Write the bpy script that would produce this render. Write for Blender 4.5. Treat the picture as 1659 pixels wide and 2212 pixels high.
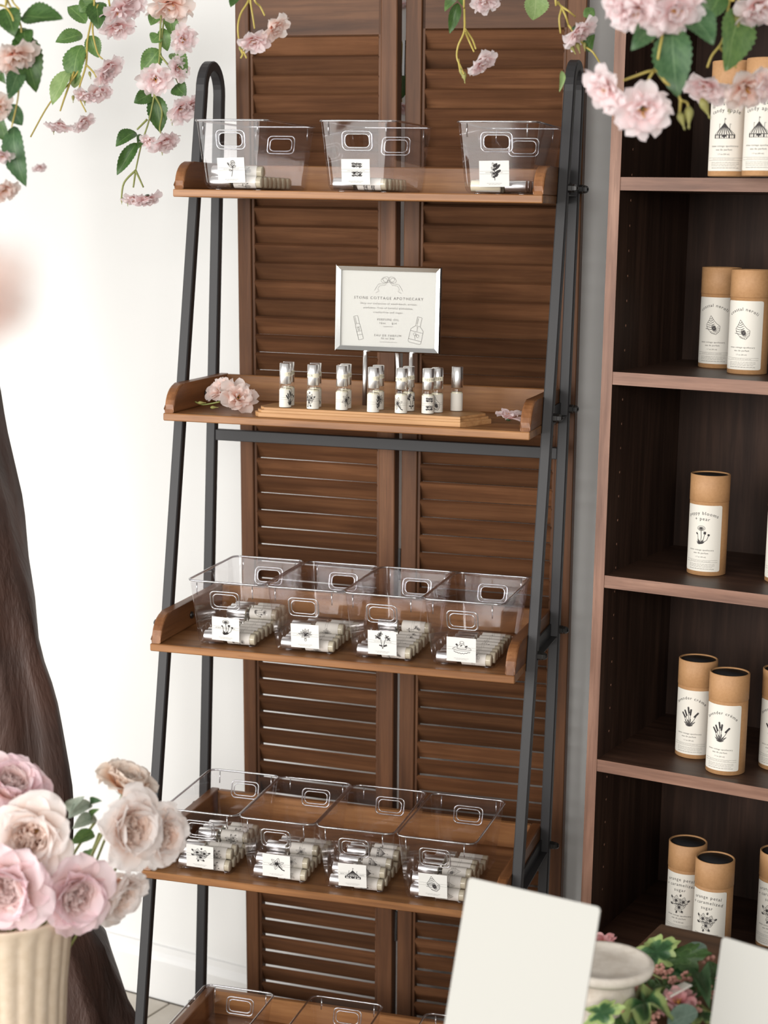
import bpy, bmesh, math, random
from mathutils import Vector, Matrix
random.seed(7)
PI = math.pi
SC = bpy.context.scene
COL = SC.collection
for o in list(bpy.data.objects):
    bpy.data.objects.remove(o, do_unlink=True)

# ------------------------------------------------------------------ camera
F = 3874.88                                   # focal length in pixels of the 1659 x 2212 frame
CAM = Vector((1.1862, -2.6929, 1.7155))
RT = Vector((0.9611, 0.2754, 0.0192)); UP = Vector((-0.0638, 0.1538, 0.9860)); FW = Vector((-0.2686, 0.9489, -0.1654))
RT.normalize(); FW = (FW - RT * FW.dot(RT)).normalized(); UP = RT.cross(FW)
cd = bpy.data.cameras.new('camera'); cam = bpy.data.objects.new('camera', cd); COL.objects.link(cam)
cam.matrix_world = Matrix(((RT.x, UP.x, -FW.x, CAM.x), (RT.y, UP.y, -FW.y, CAM.y), (RT.z, UP.z, -FW.z, CAM.z), (0, 0, 0, 1)))
cd.sensor_fit = 'VERTICAL'; cd.sensor_height = 36.0; cd.lens = F / 2212 * 36.0
cd.clip_start = 0.05
cd.dof.use_dof = True; cd.dof.focus_distance = 2.95; cd.dof.aperture_fstop = 5.0
SC.camera = cam

# ------------------------------------------------------------------ world, window light, exposure
w = bpy.data.worlds.new('world'); SC.world = w; w.use_nodes = True
bg = w.node_tree.nodes['Background']; bg.inputs[0].default_value = (1.0, 0.97, 0.93, 1); bg.inputs[1].default_value = 0.33
def area(name, loc, target, sx, sy, power, col):
    l = bpy.data.lights.new(name, 'AREA'); l.shape = 'RECTANGLE'; l.size = sx; l.size_y = sy; l.energy = power; l.color = col
    o = bpy.data.objects.new(name, l); COL.objects.link(o); o.location = loc
    o.rotation_euler = (Vector(target) - Vector(loc)).to_track_quat('-Z', 'Y').to_euler()
    return o
area('window_light', (-2.6, -4.2, 1.75), (0.25, 0.35, 0.9), 5.0, 2.6, 270, (1.0, 0.985, 0.96))
area('side_window_light', (-3.1, -1.0, .95), (0.1, 0.62, 0.75), 1.5, 1.5, 40, (1.0, 0.99, 0.97))
area('front_fill_light', (2.3, -7.6, 2.7), (0.6, 0.3, 1.0), 3.6, 2.2, 300, (1.0, 0.97, 0.93))  # added fill behind the camera, lifts the wall strip beside the bookcase
SC.view_settings.view_transform = 'Standard'; SC.view_settings.look = 'None'
SC.view_settings.gamma = 1; SC.view_settings.use_curve_mapping = False
SC.view_settings.exposure = 0.2
SC.cycles.transparent_max_bounces = 40
SC.cycles.max_bounces = 10
SC.cycles.caustics_reflective = False; SC.cycles.caustics_refractive = False

# ------------------------------------------------------------------ pixel -> position
def ray(u, v): return RT * ((u - 829.5) / F) + UP * (-(v - 1106) / F) + FW
def px3(u, v, s): return CAM + ray(u, v) * s                       # s = depth along the optical axis
def at_plane(u, v, P, n):
    d = ray(u, v); n = Vector(n); return CAM + d * ((Vector(P) - CAM).dot(n) / d.dot(n))
def at_y(u, v, y): return at_plane(u, v, (0, y, 0), (0, 1, 0))
def at_z(u, v, z): return at_plane(u, v, (0, 0, z), (0, 0, 1))

# ------------------------------------------------------------------ materials
MATS = {}
class NT:
    def __init__(s, name):
        s.m = bpy.data.materials.new(name); s.m.use_nodes = True; s.t = s.m.node_tree
        s.t.nodes.clear(); s.out = s.t.nodes.new('ShaderNodeOutputMaterial'); MATS[name] = s.m
    def n(s, typ, **kw):
        nd = s.t.nodes.new('ShaderNode' + typ)
        for k, v in kw.items():
            if k in nd.inputs: nd.inputs[k].default_value = v
            else: setattr(nd, k, v)
        return nd
    def l(s, a, b): s.t.links.new(a, b)
    def math(s, op, a, b=None, c=None):
        nd = s.n('Math', operation=op)
        for i, x in enumerate((a, b, c)):
            if x is None: continue
            if isinstance(x, (int, float)): nd.inputs[i].default_value = x
            else: s.l(x, nd.inputs[i])
        return nd.outputs[0]
    def ramp(s, fac, stops):
        r = s.n('ValToRGB'); el = r.color_ramp.elements
        while len(el) < len(stops): el.new(.5)
        for e, (p, c) in zip(el, stops): e.position = p; e.color = (*c, 1)
        s.l(fac, r.inputs[0]); return r.outputs[0]
    def mix(s, fac, a, b, blend='MIX'):
        nd = s.n('Mix', data_type='RGBA', blend_type=blend)
        for x, k in ((fac, 0), (a, 6), (b, 7)):
            if isinstance(x, (int, float)): nd.inputs[k].default_value = x
            elif isinstance(x, tuple): nd.inputs[k].default_value = (*x, 1)
            else: s.l(x, nd.inputs[k])
        return nd.outputs[2]
    def bump(s, h, strength, dist=.001):
        b = s.n('Bump'); b.inputs['Strength'].default_value = strength; b.inputs['Distance'].default_value = dist
        s.l(h, b.inputs['Height']); return b.outputs[0]
    def pbsdf(s, **kw):
        p = s.n('BsdfPrincipled')
        for k, v in kw.items():
            k = k.replace('_', ' ')
            if isinstance(v, tuple): p.inputs[k].default_value = (*v, 1)
            elif isinstance(v, (int, float)): p.inputs[k].default_value = v
            else: s.l(v, p.inputs[k])
        return p
    def done(s, sh): s.l(sh.outputs[0] if hasattr(sh, 'outputs') else sh, s.out.inputs[0]); return s.m
    def coords(s, scale, rand=True):
        tc = s.n('TexCoord'); mp = s.n('Mapping'); mp.inputs['Scale'].default_value = scale
        if rand:
            oi = s.n('ObjectInfo'); v = s.n('VectorMath', operation='SCALE'); cv = s.n('CombineXYZ')
            s.l(oi.outputs['Random'], cv.inputs[0]); s.l(oi.outputs['Random'], cv.inputs[1]); s.l(oi.outputs['Random'], cv.inputs[2])
            s.l(cv.outputs[0], v.inputs[0]); v.inputs['Scale'].default_value = 37.0
            ad = s.n('VectorMath', operation='ADD'); s.l(tc.outputs['Object'], ad.inputs[0]); s.l(v.outputs[0], ad.inputs[1])
            s.l(ad.outputs[0], mp.inputs[0]); s.rnd = oi.outputs['Random']
        else: s.l(tc.outputs['Object'], mp.inputs[0])
        return mp.outputs[0]
    def noise(s, vec, scale, detail=4, rough=.55, dist=0):
        nd = s.n('TexNoise'); nd.inputs['Scale'].default_value = scale; nd.inputs['Detail'].default_value = detail
        nd.inputs['Roughness'].default_value = rough; nd.inputs['Distortion'].default_value = dist
        s.l(vec, nd.inputs['Vector']); return nd.outputs[0]

def plain(name, col, rough=.6, metal=0, **kw):
    t = NT(name); return t.done(t.pbsdf(Base_Color=col, Roughness=rough, Metallic=metal, **kw))
def wood(name, dark, mid, light, axis=0, freq=1.0, rough=.5, vary=.35, spec=.4):
    t = NT(name); sc = [26 * freq] * 3; sc[axis] = 1.6 * freq
    vec = t.coords(sc); n1 = t.noise(vec, 1.6, 8, .6, .25)
    sc2 = [150 * freq] * 3; sc2[axis] = 5 * freq
    v2 = t.coords(sc2); n2 = t.noise(v2, 1.0, 3, .6)
    v3 = t.coords((7, 7, 7)); n3 = t.noise(v3, 1.0, 4, .6)
    c = t.ramp(n1, [(.3, dark), (.5, mid), (.72, light)])
    c = t.mix(t.math('MULTIPLY', t.math('GREATER_THAN', n2, .58), .25), c, dark)
    c = t.mix(t.math('MULTIPLY', t.ramp(n3, [(.35, (0, 0, 0)), (.7, (1, 1, 1))]), .35), c, tuple(x * .55 for x in mid))
    h = t.n('HueSaturation'); t.l(c, h.inputs['Color'])
    t.l(t.math('MULTIPLY_ADD', t.rnd, vary, 1 - vary / 2), h.inputs['Value'])
    return t.done(t.pbsdf(Base_Color=h.outputs[0], Roughness=rough, Specular_IOR_Level=spec, Normal=t.bump(n1, .25, .0015)))

# wall paint, floor tile
t = NT('wall_paint'); v = t.coords((1, 1, 1), False); n1 = t.noise(v, 160, 3)
t.done(t.pbsdf(Base_Color=(.80, .80, .785), Roughness=.75, Normal=t.bump(n1, .12, .001)))
t = NT('floor_tile'); v = t.coords((1, 1, 1)); n1 = t.noise(v, 9, 5)
t.done(t.pbsdf(Base_Color=t.ramp(n1, [(.3, (.50, .45, .38)), (.7, (.64, .59, .52))]), Roughness=.45))
plain('grout', (.30, .27, .23), .9)
plain('trim_paint', (.80, .80, .79), .5)
wood('screen_wood', (.055, .023, .0105), (.110, .047, .021), (.175, .079, .036), 0, 1.0, .5, .6, .25)
wood('screen_wood_up', (.055, .023, .0105), (.110, .047, .021), (.175, .079, .036), 2, 1.0, .5, .3, .25)
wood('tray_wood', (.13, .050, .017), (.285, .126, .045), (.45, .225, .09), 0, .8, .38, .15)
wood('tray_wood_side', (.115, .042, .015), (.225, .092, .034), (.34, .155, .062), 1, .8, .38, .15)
wood('tester_board_wood', (.30, .14, .055), (.47, .25, .105), (.58, .34, .16), 0, 1.1, .5, .1)
wood('walnut_edge', (.11, .050, .030), (.205, .102, .066), (.30, .165, .112), 0, 1.6, .5, .12)
wood('walnut_edge_up', (.11, .050, .030), (.205, .102, .066), (.30, .165, .112), 2, 1.6, .5, .12)
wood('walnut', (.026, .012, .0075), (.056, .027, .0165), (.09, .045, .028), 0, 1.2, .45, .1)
wood('walnut_up_shaded', (.014, .0065, .004), (.028, .014, .009), (.055, .028, .018), 2, 1.2, .6, .1, .2)  # same walnut, colour darkened to carry the shade inside the bookcase
wood('table_wood', (.05, .025, .013), (.12, .06, .03), (.2, .1, .05), 0, .6, .5, .1)
t = NT('black_metal'); v = t.coords((1, 1, 1)); n1 = t.noise(v, 700, 2)
t.done(t.pbsdf(Base_Color=(.026, .025, .026), Roughness=.5, Specular_IOR_Level=.38, Normal=t.bump(n1, .15, .0003)))
plain('nut_black', (.012, .011, .010), .28)
plain('chrome', (.97, .96, .95), .30, 1.0)
plain('frame_silver', (.80, .80, .79), .16, 1.0)
plain('paper', (.66, .63, .565), .7)
plain('card_white', (.66, .65, .62), .75)
plain('card_stock', (.45, .445, .415), .85, 0, Specular_IOR_Level=.2)
plain('sign_paper', (.53, .525, .49), .8)
plain('ink', (.035, .03, .03), .8)
plain('ink_soft', (.12, .11, .10), .8)
plain('gold_band', (.78, .72, .56), .5)
plain('dark_cap', (.012, .011, .012), .7)
t = NT('kraft'); v = t.coords((1, 1, 1)); n1 = t.noise(v, 220, 5, .7); n2 = t.noise(v, 25, 3)
c = t.mix(.5, t.ramp(n1, [(.3, (.35, .175, .068)), (.7, (.47, .26, .12))]), t.ramp(n2, [(.3, (.36, .19, .08)), (.7, (.45, .25, .115))]))
t.done(t.pbsdf(Base_Color=c, Roughness=.6))
def clear(name, tint, ior, rough, extra=0.0):
    t = NT(name); fr = t.n('Fresnel'); gm = t.n('NewGeometry')
    # a thin sheet: both faces reflect alike
    t.l(t.math('MULTIPLY_ADD', gm.outputs['Backfacing'], 1 / ior - ior, ior), fr.inputs[0])
    tr = t.n('BsdfTransparent'); tr.inputs[0].default_value = (*tint, 1)
    gl = t.n('BsdfGlossy'); gl.inputs['Roughness'].default_value = rough; gl.inputs[0].default_value = (1, 1, 1, 1)
    mx = t.n('MixShader'); f = t.math('ADD', fr.outputs[0], extra); t.l(f, mx.inputs[0]); t.l(tr.outputs[0], mx.inputs[1]); t.l(gl.outputs[0], mx.inputs[2])
    return t.done(mx)
clear('clear_plastic', (.955, .945, .957), 1.45, .05, .0)
clear('plastic_edge', (.72, .71, .74), 1.55, .16, .30)
clear('vial_glass', (.98, .975, .95), 1.3, .05, .01)
clear('picture_glass', (.99, .99, .99), 1.12, .05, 0)
plain('perfume_oil', (.80, .74, .58), .2, 0, Alpha=.9)
t = NT('stone'); v = t.coords((1, 1, 1)); n1 = t.noise(v, 30, 6, .7)
t.done(t.pbsdf(Base_Color=t.ramp(n1, [(.3, (.55, .48, .40)), (.6, (.72, .66, .58))]), Roughness=.8, Normal=t.bump(n1, .4, .003)))
t = NT('cream_ceramic'); v = t.coords((1, 1, 1)); n1 = t.noise(v, 90, 4)
t.done(t.pbsdf(Base_Color=t.ramp(n1, [(.3, (.62, .50, .37)), (.7, (.70, .58, .45))]), Roughness=.45, Normal=t.bump(n1, .1, .001)))
t = NT('bark'); v = t.coords((9, 9, 1.6)); n1 = t.noise(v, 1.0, 6, .6, .5); v2 = t.coords((1, 1, 1)); n2 = t.noise(v2, 5, 5)
c = t.ramp(n1, [(.3, (.022, .014, .011)), (.5, (.065, .038, .031)), (.7, (.15, .098, .084))])
c = t.mix(t.math('MULTIPLY', t.ramp(n2, [(.45, (0, 0, 0)), (.65, (1, 1, 1))]), .55), c, (.10, .045, .030))
t.done(t.pbsdf(Base_Color=c, Roughness=.55, Normal=t.bump(n1, .7, .025)))

def petal_mat(name, base, mid, tip, trans=.35):
    t = NT(name); uv = t.n('UVMap'); sp = t.n('SeparateXYZ'); t.l(uv.outputs[0], sp.inputs[0])
    c = t.ramp(sp.outputs[1], [(.05, base), (.4, mid), (.85, tip)])
    oi = t.n('ObjectInfo'); h = t.n('HueSaturation'); t.l(c, h.inputs['Color'])
    t.l(t.math('MULTIPLY_ADD', oi.outputs['Random'], .35, .82), h.inputs['Saturation'])
    d = t.pbsdf(Base_Color=h.outputs[0], Roughness=.75, Specular_IOR_Level=.2)
    tr = t.n('BsdfTranslucent'); t.l(h.outputs[0], tr.inputs[0])
    mx = t.n('MixShader'); mx.inputs[0].default_value = trans; t.l(d.outputs[0], mx.inputs[1]); t.l(tr.outputs[0], mx.inputs[2])
    return t.done(mx)
petal_mat('blossom_petal', (.88, .56, .53), (.93, .76, .76), (.96, .87, .88), .6)
petal_mat('peach_petal', (.90, .54, .42), (.94, .75, .68), (.96, .86, .82), .6)
petal_mat('rose_inner', (.93, .58, .42), (.95, .72, .60), (.96, .84, .77), .6)
petal_mat('rose_inner_pink', (.90, .58, .50), (.93, .72, .67), (.95, .82, .80), .6)
petal_mat('rose_pink', (.88, .58, .50), (.92, .74, .72), (.93, .76, .80), .45)
petal_mat('rose_cream', (.93, .62, .46), (.95, .82, .75), (.96, .91, .89), .5)
petal_mat('rose_beige', (.66, .38, .25), (.78, .56, .42), (.90, .80, .72), .45)
petal_mat('dusty_pink', (.45, .14, .15), (.62, .27, .28), (.72, .40, .40))
def leaf_mat(name, dark, light, vein, edge=None, rough=.45):
    t = NT(name); uv = t.n('UVMap'); sp = t.n('SeparateXYZ'); t.l(uv.outputs[0], sp.inputs[0])
    au = t.math('ABSOLUTE', t.math('SUBTRACT', sp.outputs[0], .5))
    k = t.math('SUBTRACT', sp.outputs[1], t.math('MULTIPLY', au, .7))
    s = t.math('ABSOLUTE', t.math('SINE', t.math('MULTIPLY', k, 26)))
    side = t.math('LESS_THAN', s, .16); rib = t.math('LESS_THAN', au, .022)
    vn = t.math('MAXIMUM', t.math('MULTIPLY', side, .45), rib)
    v = t.coords((1, 1, 1)); n1 = t.noise(v, 7, 4)
    c = t.ramp(n1, [(.3, dark), (.7, light)])
    if edge:
        e = t.ramp(t.math('ADD', au, t.math('MULTIPLY', t.math('SUBTRACT', n1, .5), .5)), [(.22, (0, 0, 0)), (.34, (1, 1, 1))]); c = t.mix(e, c, edge)
    c = t.mix(t.math('MULTIPLY', vn, .6), c, vein)
    d = t.pbsdf(Base_Color=c, Roughness=rough, Normal=t.bump(vn, -.35, .004))
    tr = t.n('BsdfTranslucent'); t.l(c, tr.inputs[0])
    mx = t.n('MixShader'); mx.inputs[0].default_value = .25; t.l(d.outputs[0], mx.inputs[1]); t.l(tr.outputs[0], mx.inputs[2])
    return t.done(mx)
leaf_mat('leaf_dark', (.030, .075, .016), (.060, .135, .030), (.14, .23, .07))
leaf_mat('leaf_mid', (.075, .16, .045), (.14, .25, .07), (.24, .36, .13))
leaf_mat('leaf_cool', (.035, .095, .035), (.075, .155, .062), (.16, .26, .13))
leaf_mat('leaf_pale', (.22, .34, .12), (.32, .44, .18), (.42, .52, .26))
leaf_mat('leaf_sage', (.30, .37, .29), (.42, .48, .40), (.20, .27, .19))
leaf_mat('ivy', (.012, .05, .012), (.04, .12, .035), (.12, .22, .08), (.36, .45, .19))
leaf_mat('eucalyptus', (.14, .22, .17), (.22, .31, .25), (.3, .4, .33))
plain('stem_yellow', (.40, .32, .075), .5)
plain('stem_green', (.20, .22, .06), .5)
plain('bud_green', (.24, .23, .065), .55)
plain('calyx_green', (.03, .075, .03), .6)
plain('stamen', (.72, .38, .07), .6)
plain('rose_heart', (.70, .42, .16), .6)
plain('berry', (.60, .30, .24), .55)
M = MATS

# ------------------------------------------------------------------ object helpers
def mesh(name, verts, faces, smooth=False, uv=None):
    me = bpy.data.meshes.new(name); me.from_pydata([tuple(v) for v in verts], [], faces)
    if uv:
        ul = me.uv_layers.new(name='UVMap')
        for lp in me.loops: ul.data[lp.index].uv = uv[lp.vertex_index]
    if smooth: me.polygons.foreach_set('use_smooth', [True] * len(me.polygons))
    me.update(); return me
def obj(name, me, mat=None, parent=None, loc=(0, 0, 0), rot=None, kind=None, mw=None):
    if mat and not me.materials: me.materials.append(M[mat])
    o = bpy.data.objects.new(name, me); COL.objects.link(o); o.parent = parent
    if mw is not None: o.matrix_local = mw
    else:
        o.location = loc
        if rot: o.rotation_euler = rot
    if kind: o['kind'] = kind
    return o
def tag(o, label, cat, group=None):
    o['label'] = label; o['category'] = cat
    if group: o['group'] = group
    return o
def thing(name, label, cat, loc=(0, 0, 0), rot=None, group=None, mw=None):
    o = bpy.data.objects.new(name, None); COL.objects.link(o); o.empty_display_size = .02
    if mw is not None: o.matrix_world = mw
    else:
        o.location = loc
        if rot: o.rotation_euler = rot
    return tag(o, label, cat, group)
def copy_tree(o, parent=None):
    c = o.copy(); COL.objects.link(c); c.parent = parent
    for ch in list(o.children): copy_tree(ch, c)
    return c
def box(x0, x1, y0, y1, z0, z1, bev=0.0, name='box'):
    bm = bmesh.new(); vs = [bm.verts.new((x, y, z)) for x in (x0, x1) for y in (y0, y1) for z in (z0, z1)]
    for f in ((0, 1, 3, 2), (4, 6, 7, 5), (0, 4, 5, 1), (2, 3, 7, 6), (0, 2, 6, 4), (1, 5, 7, 3)): bm.faces.new([vs[i] for i in f])
    if bev: bmesh.ops.bevel(bm, geom=list(bm.edges), offset=bev, segments=1, affect='EDGES', profile=.5)
    bmesh.ops.recalc_face_normals(bm, faces=bm.faces)
    me = bpy.data.meshes.new(name); bm.to_mesh(me); bm.free(); return me
def prism(poly, a, b, axis, bev=0.0, name='prism', smooth=False):
    # poly: 2D outline; extruded from a to b along axis (0: outline in y,z ; 1: x,z ; 2: x,y)
    bm = bmesh.new()
    def P(p, h): return (h, p[0], p[1]) if axis == 0 else ((p[0], h, p[1]) if axis == 1 else (p[0], p[1], h))
    A = [bm.verts.new(P(p, a)) for p in poly]; B = [bm.verts.new(P(p, b)) for p in poly]
    bm.faces.new(A); bm.faces.new(B[::-1]); n = len(poly)
    for i in range(n): bm.faces.new((A[i], B[i], B[(i + 1) % n], A[(i + 1) % n]))
    if bev:
        e = [e for e in bm.edges if (e.verts[0] in A) == (e.verts[1] in A)]
        bmesh.ops.bevel(bm, geom=e, offset=bev, segments=2, affect='EDGES', profile=.5)
    bmesh.ops.recalc_face_normals(bm, faces=bm.faces)
    me = bpy.data.meshes.new(name); bm.to_mesh(me); bm.free()
    if smooth: me.polygons.foreach_set('use_smooth', [True] * len(me.polygons))
    return me
def lathe(prof, n=24, name='lathe', flute=None, smooth=True):
    V = []; Fc = []
    for i, (r, z) in enumerate(prof):
        for k in range(n):
            a = 2 * PI * k / n; rr = r * (flute(a, i) if flute else 1)
            V.append((rr * math.cos(a), rr * math.sin(a), z))
    for i in range(len(prof) - 1):
        for k in range(n):
            k2 = (k + 1) % n; Fc.append((i * n + k, i * n + k2, (i + 1) * n + k2, (i + 1) * n + k))
    if prof[0][0] > 1e-6: Fc.append(tuple(range(n))[::-1])
    if prof[-1][0] > 1e-6: Fc.append(tuple((len(prof) - 1) * n + k for k in range(n)))
    return mesh(name, V, Fc, smooth)
def tube(pts, rad, n=8, name='tube', closed=False):
    pts = [Vector(p) for p in pts]; V = []; Fc = []; m = len(pts)
    R = (lambda i: rad) if isinstance(rad, (int, float)) else (lambda i: rad[i])
    u = None
    for i, p in enumerate(pts):
        a = pts[(i - 1) % m] if (closed or i > 0) else p; b = pts[(i + 1) % m] if (closed or i < m - 1) else p
        tn = (b - a).normalized()
        if u is None: u = tn.orthogonal().normalized()
        u = (u - tn * u.dot(tn)).normalized(); w_ = tn.cross(u)
        for k in range(n):
            an = 2 * PI * k / n; V.append(p + (u * math.cos(an) + w_ * math.sin(an)) * R(i))
    for i in range(m if closed else m - 1):
        j = (i + 1) % m
        for k in range(n):
            k2 = (k + 1) % n; Fc.append((i * n + k, i * n + k2, j * n + k2, j * n + k))
    if not closed: Fc.append(tuple(range(n))[::-1]); Fc.append(tuple((m - 1) * n + k for k in range(n)))
    return mesh(name, V, Fc, True)
def spline(pts, k=5):
    pts = [Vector(p) for p in pts]; out = []
    for i in range(len(pts) - 1):
        p0 = pts[max(i - 1, 0)]; p1 = pts[i]; p2 = pts[i + 1]; p3 = pts[min(i + 2, len(pts) - 1)]
        for j in range(k):
            s = j / k; out.append(.5 * ((2 * p1) + (p2 - p0) * s + (2 * p0 - 5 * p1 + 4 * p2 - p3) * s * s + (3 * p1 - p0 - 3 * p2 + p3) * s ** 3))
    out.append(pts[-1]); return out
def join(parts):   # [(verts, faces)] -> (verts, faces)
    V = []; Fc = []
    for v, f in parts:
        o = len(V); V += list(v); Fc += [tuple(i + o for i in q) for q in f]
    return V, Fc

# ------------------------------------------------------------------ print: lettering and line drawings
TCACHE = {}
def text2d(s, size, space=1.0, align='CENTER'):
    key = (s, size, space, align)
    if key in TCACHE: return TCACHE[key]
    c = bpy.data.curves.new('t', 'FONT'); c.body = s; c.size = size; c.space_character = space; c.align_x = align; c.resolution_u = 2
    o = bpy.data.objects.new('t', c); COL.objects.link(o)
    me = o.to_mesh(); r = ([(v.co.x, v.co.y) for v in me.vertices], [tuple(p.vertices) for p in me.polygons])
    o.to_mesh_clear(); bpy.data.objects.remove(o); bpy.data.curves.remove(c); TCACHE[key] = r; return r
def move2(vf, dx, dy): return [(x + dx, y + dy) for x, y in vf[0]], vf[1]
def arc2(vf, rad, dy):            # bend a text line upwards over an arc of radius rad
    return [((rad + y) * math.sin(x / rad), (rad + y) * math.cos(x / rad) - rad + dy) for x, y in vf[0]], vf[1]
def strokes(polys, w, sx=1, sy=None, dx=0, dy=0, step=.12):
    sy = sx if sy is None else sy; V = []; Fc = []
    for p in polys:
        ww = w
        if isinstance(p, tuple): ww = w * p[1]; p = p[0]
        q = []
        for (a, b), (c, d) in zip(p[:-1], p[1:]):
            m = max(1, int(math.hypot(c - a, d - b) / step))
            q += [(a + (c - a) * i / m, b + (d - b) * i / m) for i in range(m)]
        q.append(p[-1]); q = [(x * sx + dx, y * sy + dy) for x, y in q]
        for i, (x, y) in enumerate(q):
            a = q[max(i - 1, 0)]; b = q[min(i + 1, len(q) - 1)]; tx, ty = b[0] - a[0], b[1] - a[1]; l = math.hypot(tx, ty) or 1
            nx, ny = -ty / l * ww / 2, tx / l * ww / 2; V += [(x + nx, y + ny), (x - nx, y - ny)]
            if i: k = len(V); Fc.append((k - 4, k - 3, k - 1, k - 2))
    return V, Fc
def oval(cx, cy, rx, ry, rot=0, n=14, a0=0, a1=2 * PI):
    c, s = math.cos(rot), math.sin(rot); out = []
    for i in range(n + 1):
        a = a0 + (a1 - a0) * i / n; x, y = rx * math.cos(a), ry * math.sin(a); out.append((cx + x * c - y * s, cy + x * s + y * c))
    return out
def lens(x, y, ang, L, W):
    c, s = math.cos(ang), math.sin(ang); P = []
    for sg in (1, -1):
        q = [(x + L * t * c - sg * W * math.sin(PI * t) * s, y + L * t * s + sg * W * math.sin(PI * t) * c) for t in [i / 6 for i in range(7)]]; P.append(q)
    P.append([(x, y), (x + L * .8 * c, y + L * .8 * s)]); return P
def fill(x, y, ang, L, W):       # a solid dark leaf made of a thick stroke
    c, s = math.cos(ang), math.sin(ang); return [([(x + L * .1 * c, y + L * .1 * s), (x + L * .9 * c, y + L * .9 * s)], W)]
def art(kind):
    P = []; r = random.Random(kind)
    if kind == 'tent':
        P += [[(-1, -.55), (-.55, -.1), (-.15, .3), (0, .55), (.15, .3), (.55, -.1), (1, -.55)], [(0, .55), (0, .95)], [(0, .95), (.14, .88), (0, .82)]]
        for k in (-.75, -.5, -.25, 0, .25, .5, .75): P.append(([(0, .5), (k * .6, -.08), (k, -.5)], 2.2))
        P += [([(-1, -.55), (1, -.55)], 2), [(-.5, .0), (-.5, .45), (-.38, .4)], [(.5, .0), (.5, .45), (.62, .4)], [(-1, -.85), (1, -.85)]]
        for i in range(9): x = -.94 + i * .235; P.append(([(x, -.55), (x, -.85)], 3.6 if i % 2 == 0 else 1))
        P += [([(-.2, -.62), (0, -.7), (.2, -.62)], 4)]
    elif kind == 'shell':
        P += [[(-.25, 1), (-.45, .5), (-.75, .05), (-.6, -.4), (-.1, -.85), (.4, -1), (.75, -.6), (.8, -.1), (.45, .15), (.2, .4), (-.05, .75), (-.25, 1)]]
        for i in range(6): y = .8 - i * .22; wd = .1 + i * .1; P.append(([(-.3 - wd * .9, y - .1), (-.2, y - .18), (-.15 + wd * .9, y)], 1.4))
        P += [(oval(.15, -.35, .22, .35, .5), 1.5), (oval(.15, -.35, .1, .2, .5), 4)]
        for i in range(9): a = -2.3 + i * .33; P.append([(.15 + .35 * math.cos(a), -.35 + .42 * math.sin(a)), (.15 + .6 * math.cos(a), -.35 + .62 * math.sin(a))])
    elif kind == 'poppy':
        P += [oval(-.05, .72, .42, .26), oval(-.05, .66, .2, .15), (oval(-.05, .7, .07, .06), 4)]
        for i in range(12): a = i * .52; P.append([(-.05 + .15 * math.cos(a), .7 + .1 * math.sin(a)), (-.05 + .36 * math.cos(a), .7 + .22 * math.sin(a))])
        P += [([(-.05, .46), (0, -.2), (-.05, -.95)], 1.6), ([(.35, .1), (.25, -.4), (0, -.9)], 1.4), ([(.75, -.05), (.6, -.5), (.1, -.9)], 1.4), ([(-.4, .05), (-.35, -.4), (-.1, -.9)], 1.2)]
        P += fill(.35, .05, 1.5, .36, 7) + fill(.75, -.1, 1.4, .26, 6) + fill(-.42, .02, 2.2, .28, 4)
        for a, L in ((2.6, .5), (2.2, .6), (.6, .5), (1.0, .5), (2.9, .4)): P += lens(-.05, -.95, a, L, .09) + fill(-.05, -.95, a, L * .8, 3)
    elif kind == 'lavender':
        for x, y, a in ((-.15, .95, 1.75), (.15, .75, 1.45), (-.75, .35, 2.2), (.85, .45, .85), (-.5, .6, 2.0)):
            P.append(([(0, -.9), (x * .5, (y - .9) * .5 - .1), (x, y)], 1.3))
            for k in range(7): t_ = k / 7 * .55; c, s = math.cos(a), math.sin(a); P.append((oval(x - c * t_, y - s * t_, .085, .06, a, 6), 2.4))
        for a, L in ((2.5, .7), (2.2, .8), (.7, .8), (1.0, .7), (1.4, .8), (1.8, .7), (.4, .4), (2.8, .4)): P += lens(0, -.95, a, L, .05)
        P += [([(-.15, -.75), (.15, -.8)], 4)]
    elif kind in ('orange', 'orange_card'):
        for cx, cy, R in ((-.35, .32, .62), (.45, .25, .56), (.02, -.38, .60)):
            for k in range(5): P += lens(cx, cy, k * 1.256 + cx * 3, R, .17)
            P += [(oval(cx, cy, .06, .06, 0, 6), 4)]
            for k in range(6): a = k * 1.05; P.append(([(cx, cy), (cx + .2 * math.cos(a), cy + .2 * math.sin(a))], 1.8))
        P += [([(-.8, -.2), (-.3, 0), (.5, -.1), (.95, .1)], 1.5)]
        for x, y, a in ((-.8, -.2, 2.4), (-.85, .5, 1.9), (.9, .3, .6), (.1, .8, 1.3), (.3, -.7, -1.2), (-.2, -.8, -1.9)): P += lens(x, y, a, .3, .1) + fill(x, y, a, .25, 3)
    elif kind == 'rose':
        P += [oval(.15, .6, .3, .34), oval(.15, .65, .18, .22), oval(.12, .62, .09, .13), oval(.2, .5, .26, .18, .5), ([(.15, .28), (.1, -.3), (-.05, -1)], 1.5)]
        P += lens(.12, .1, 2.6, .6, .12) + lens(.12, .05, .5, .5, .12) + lens(-.3, .4, 2.2, .35, .1) + lens(.05, -.3, 2.9, .4, .1) + fill(-.3, .4, 2.2, .3, 2)
    elif kind == 'script':
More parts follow.
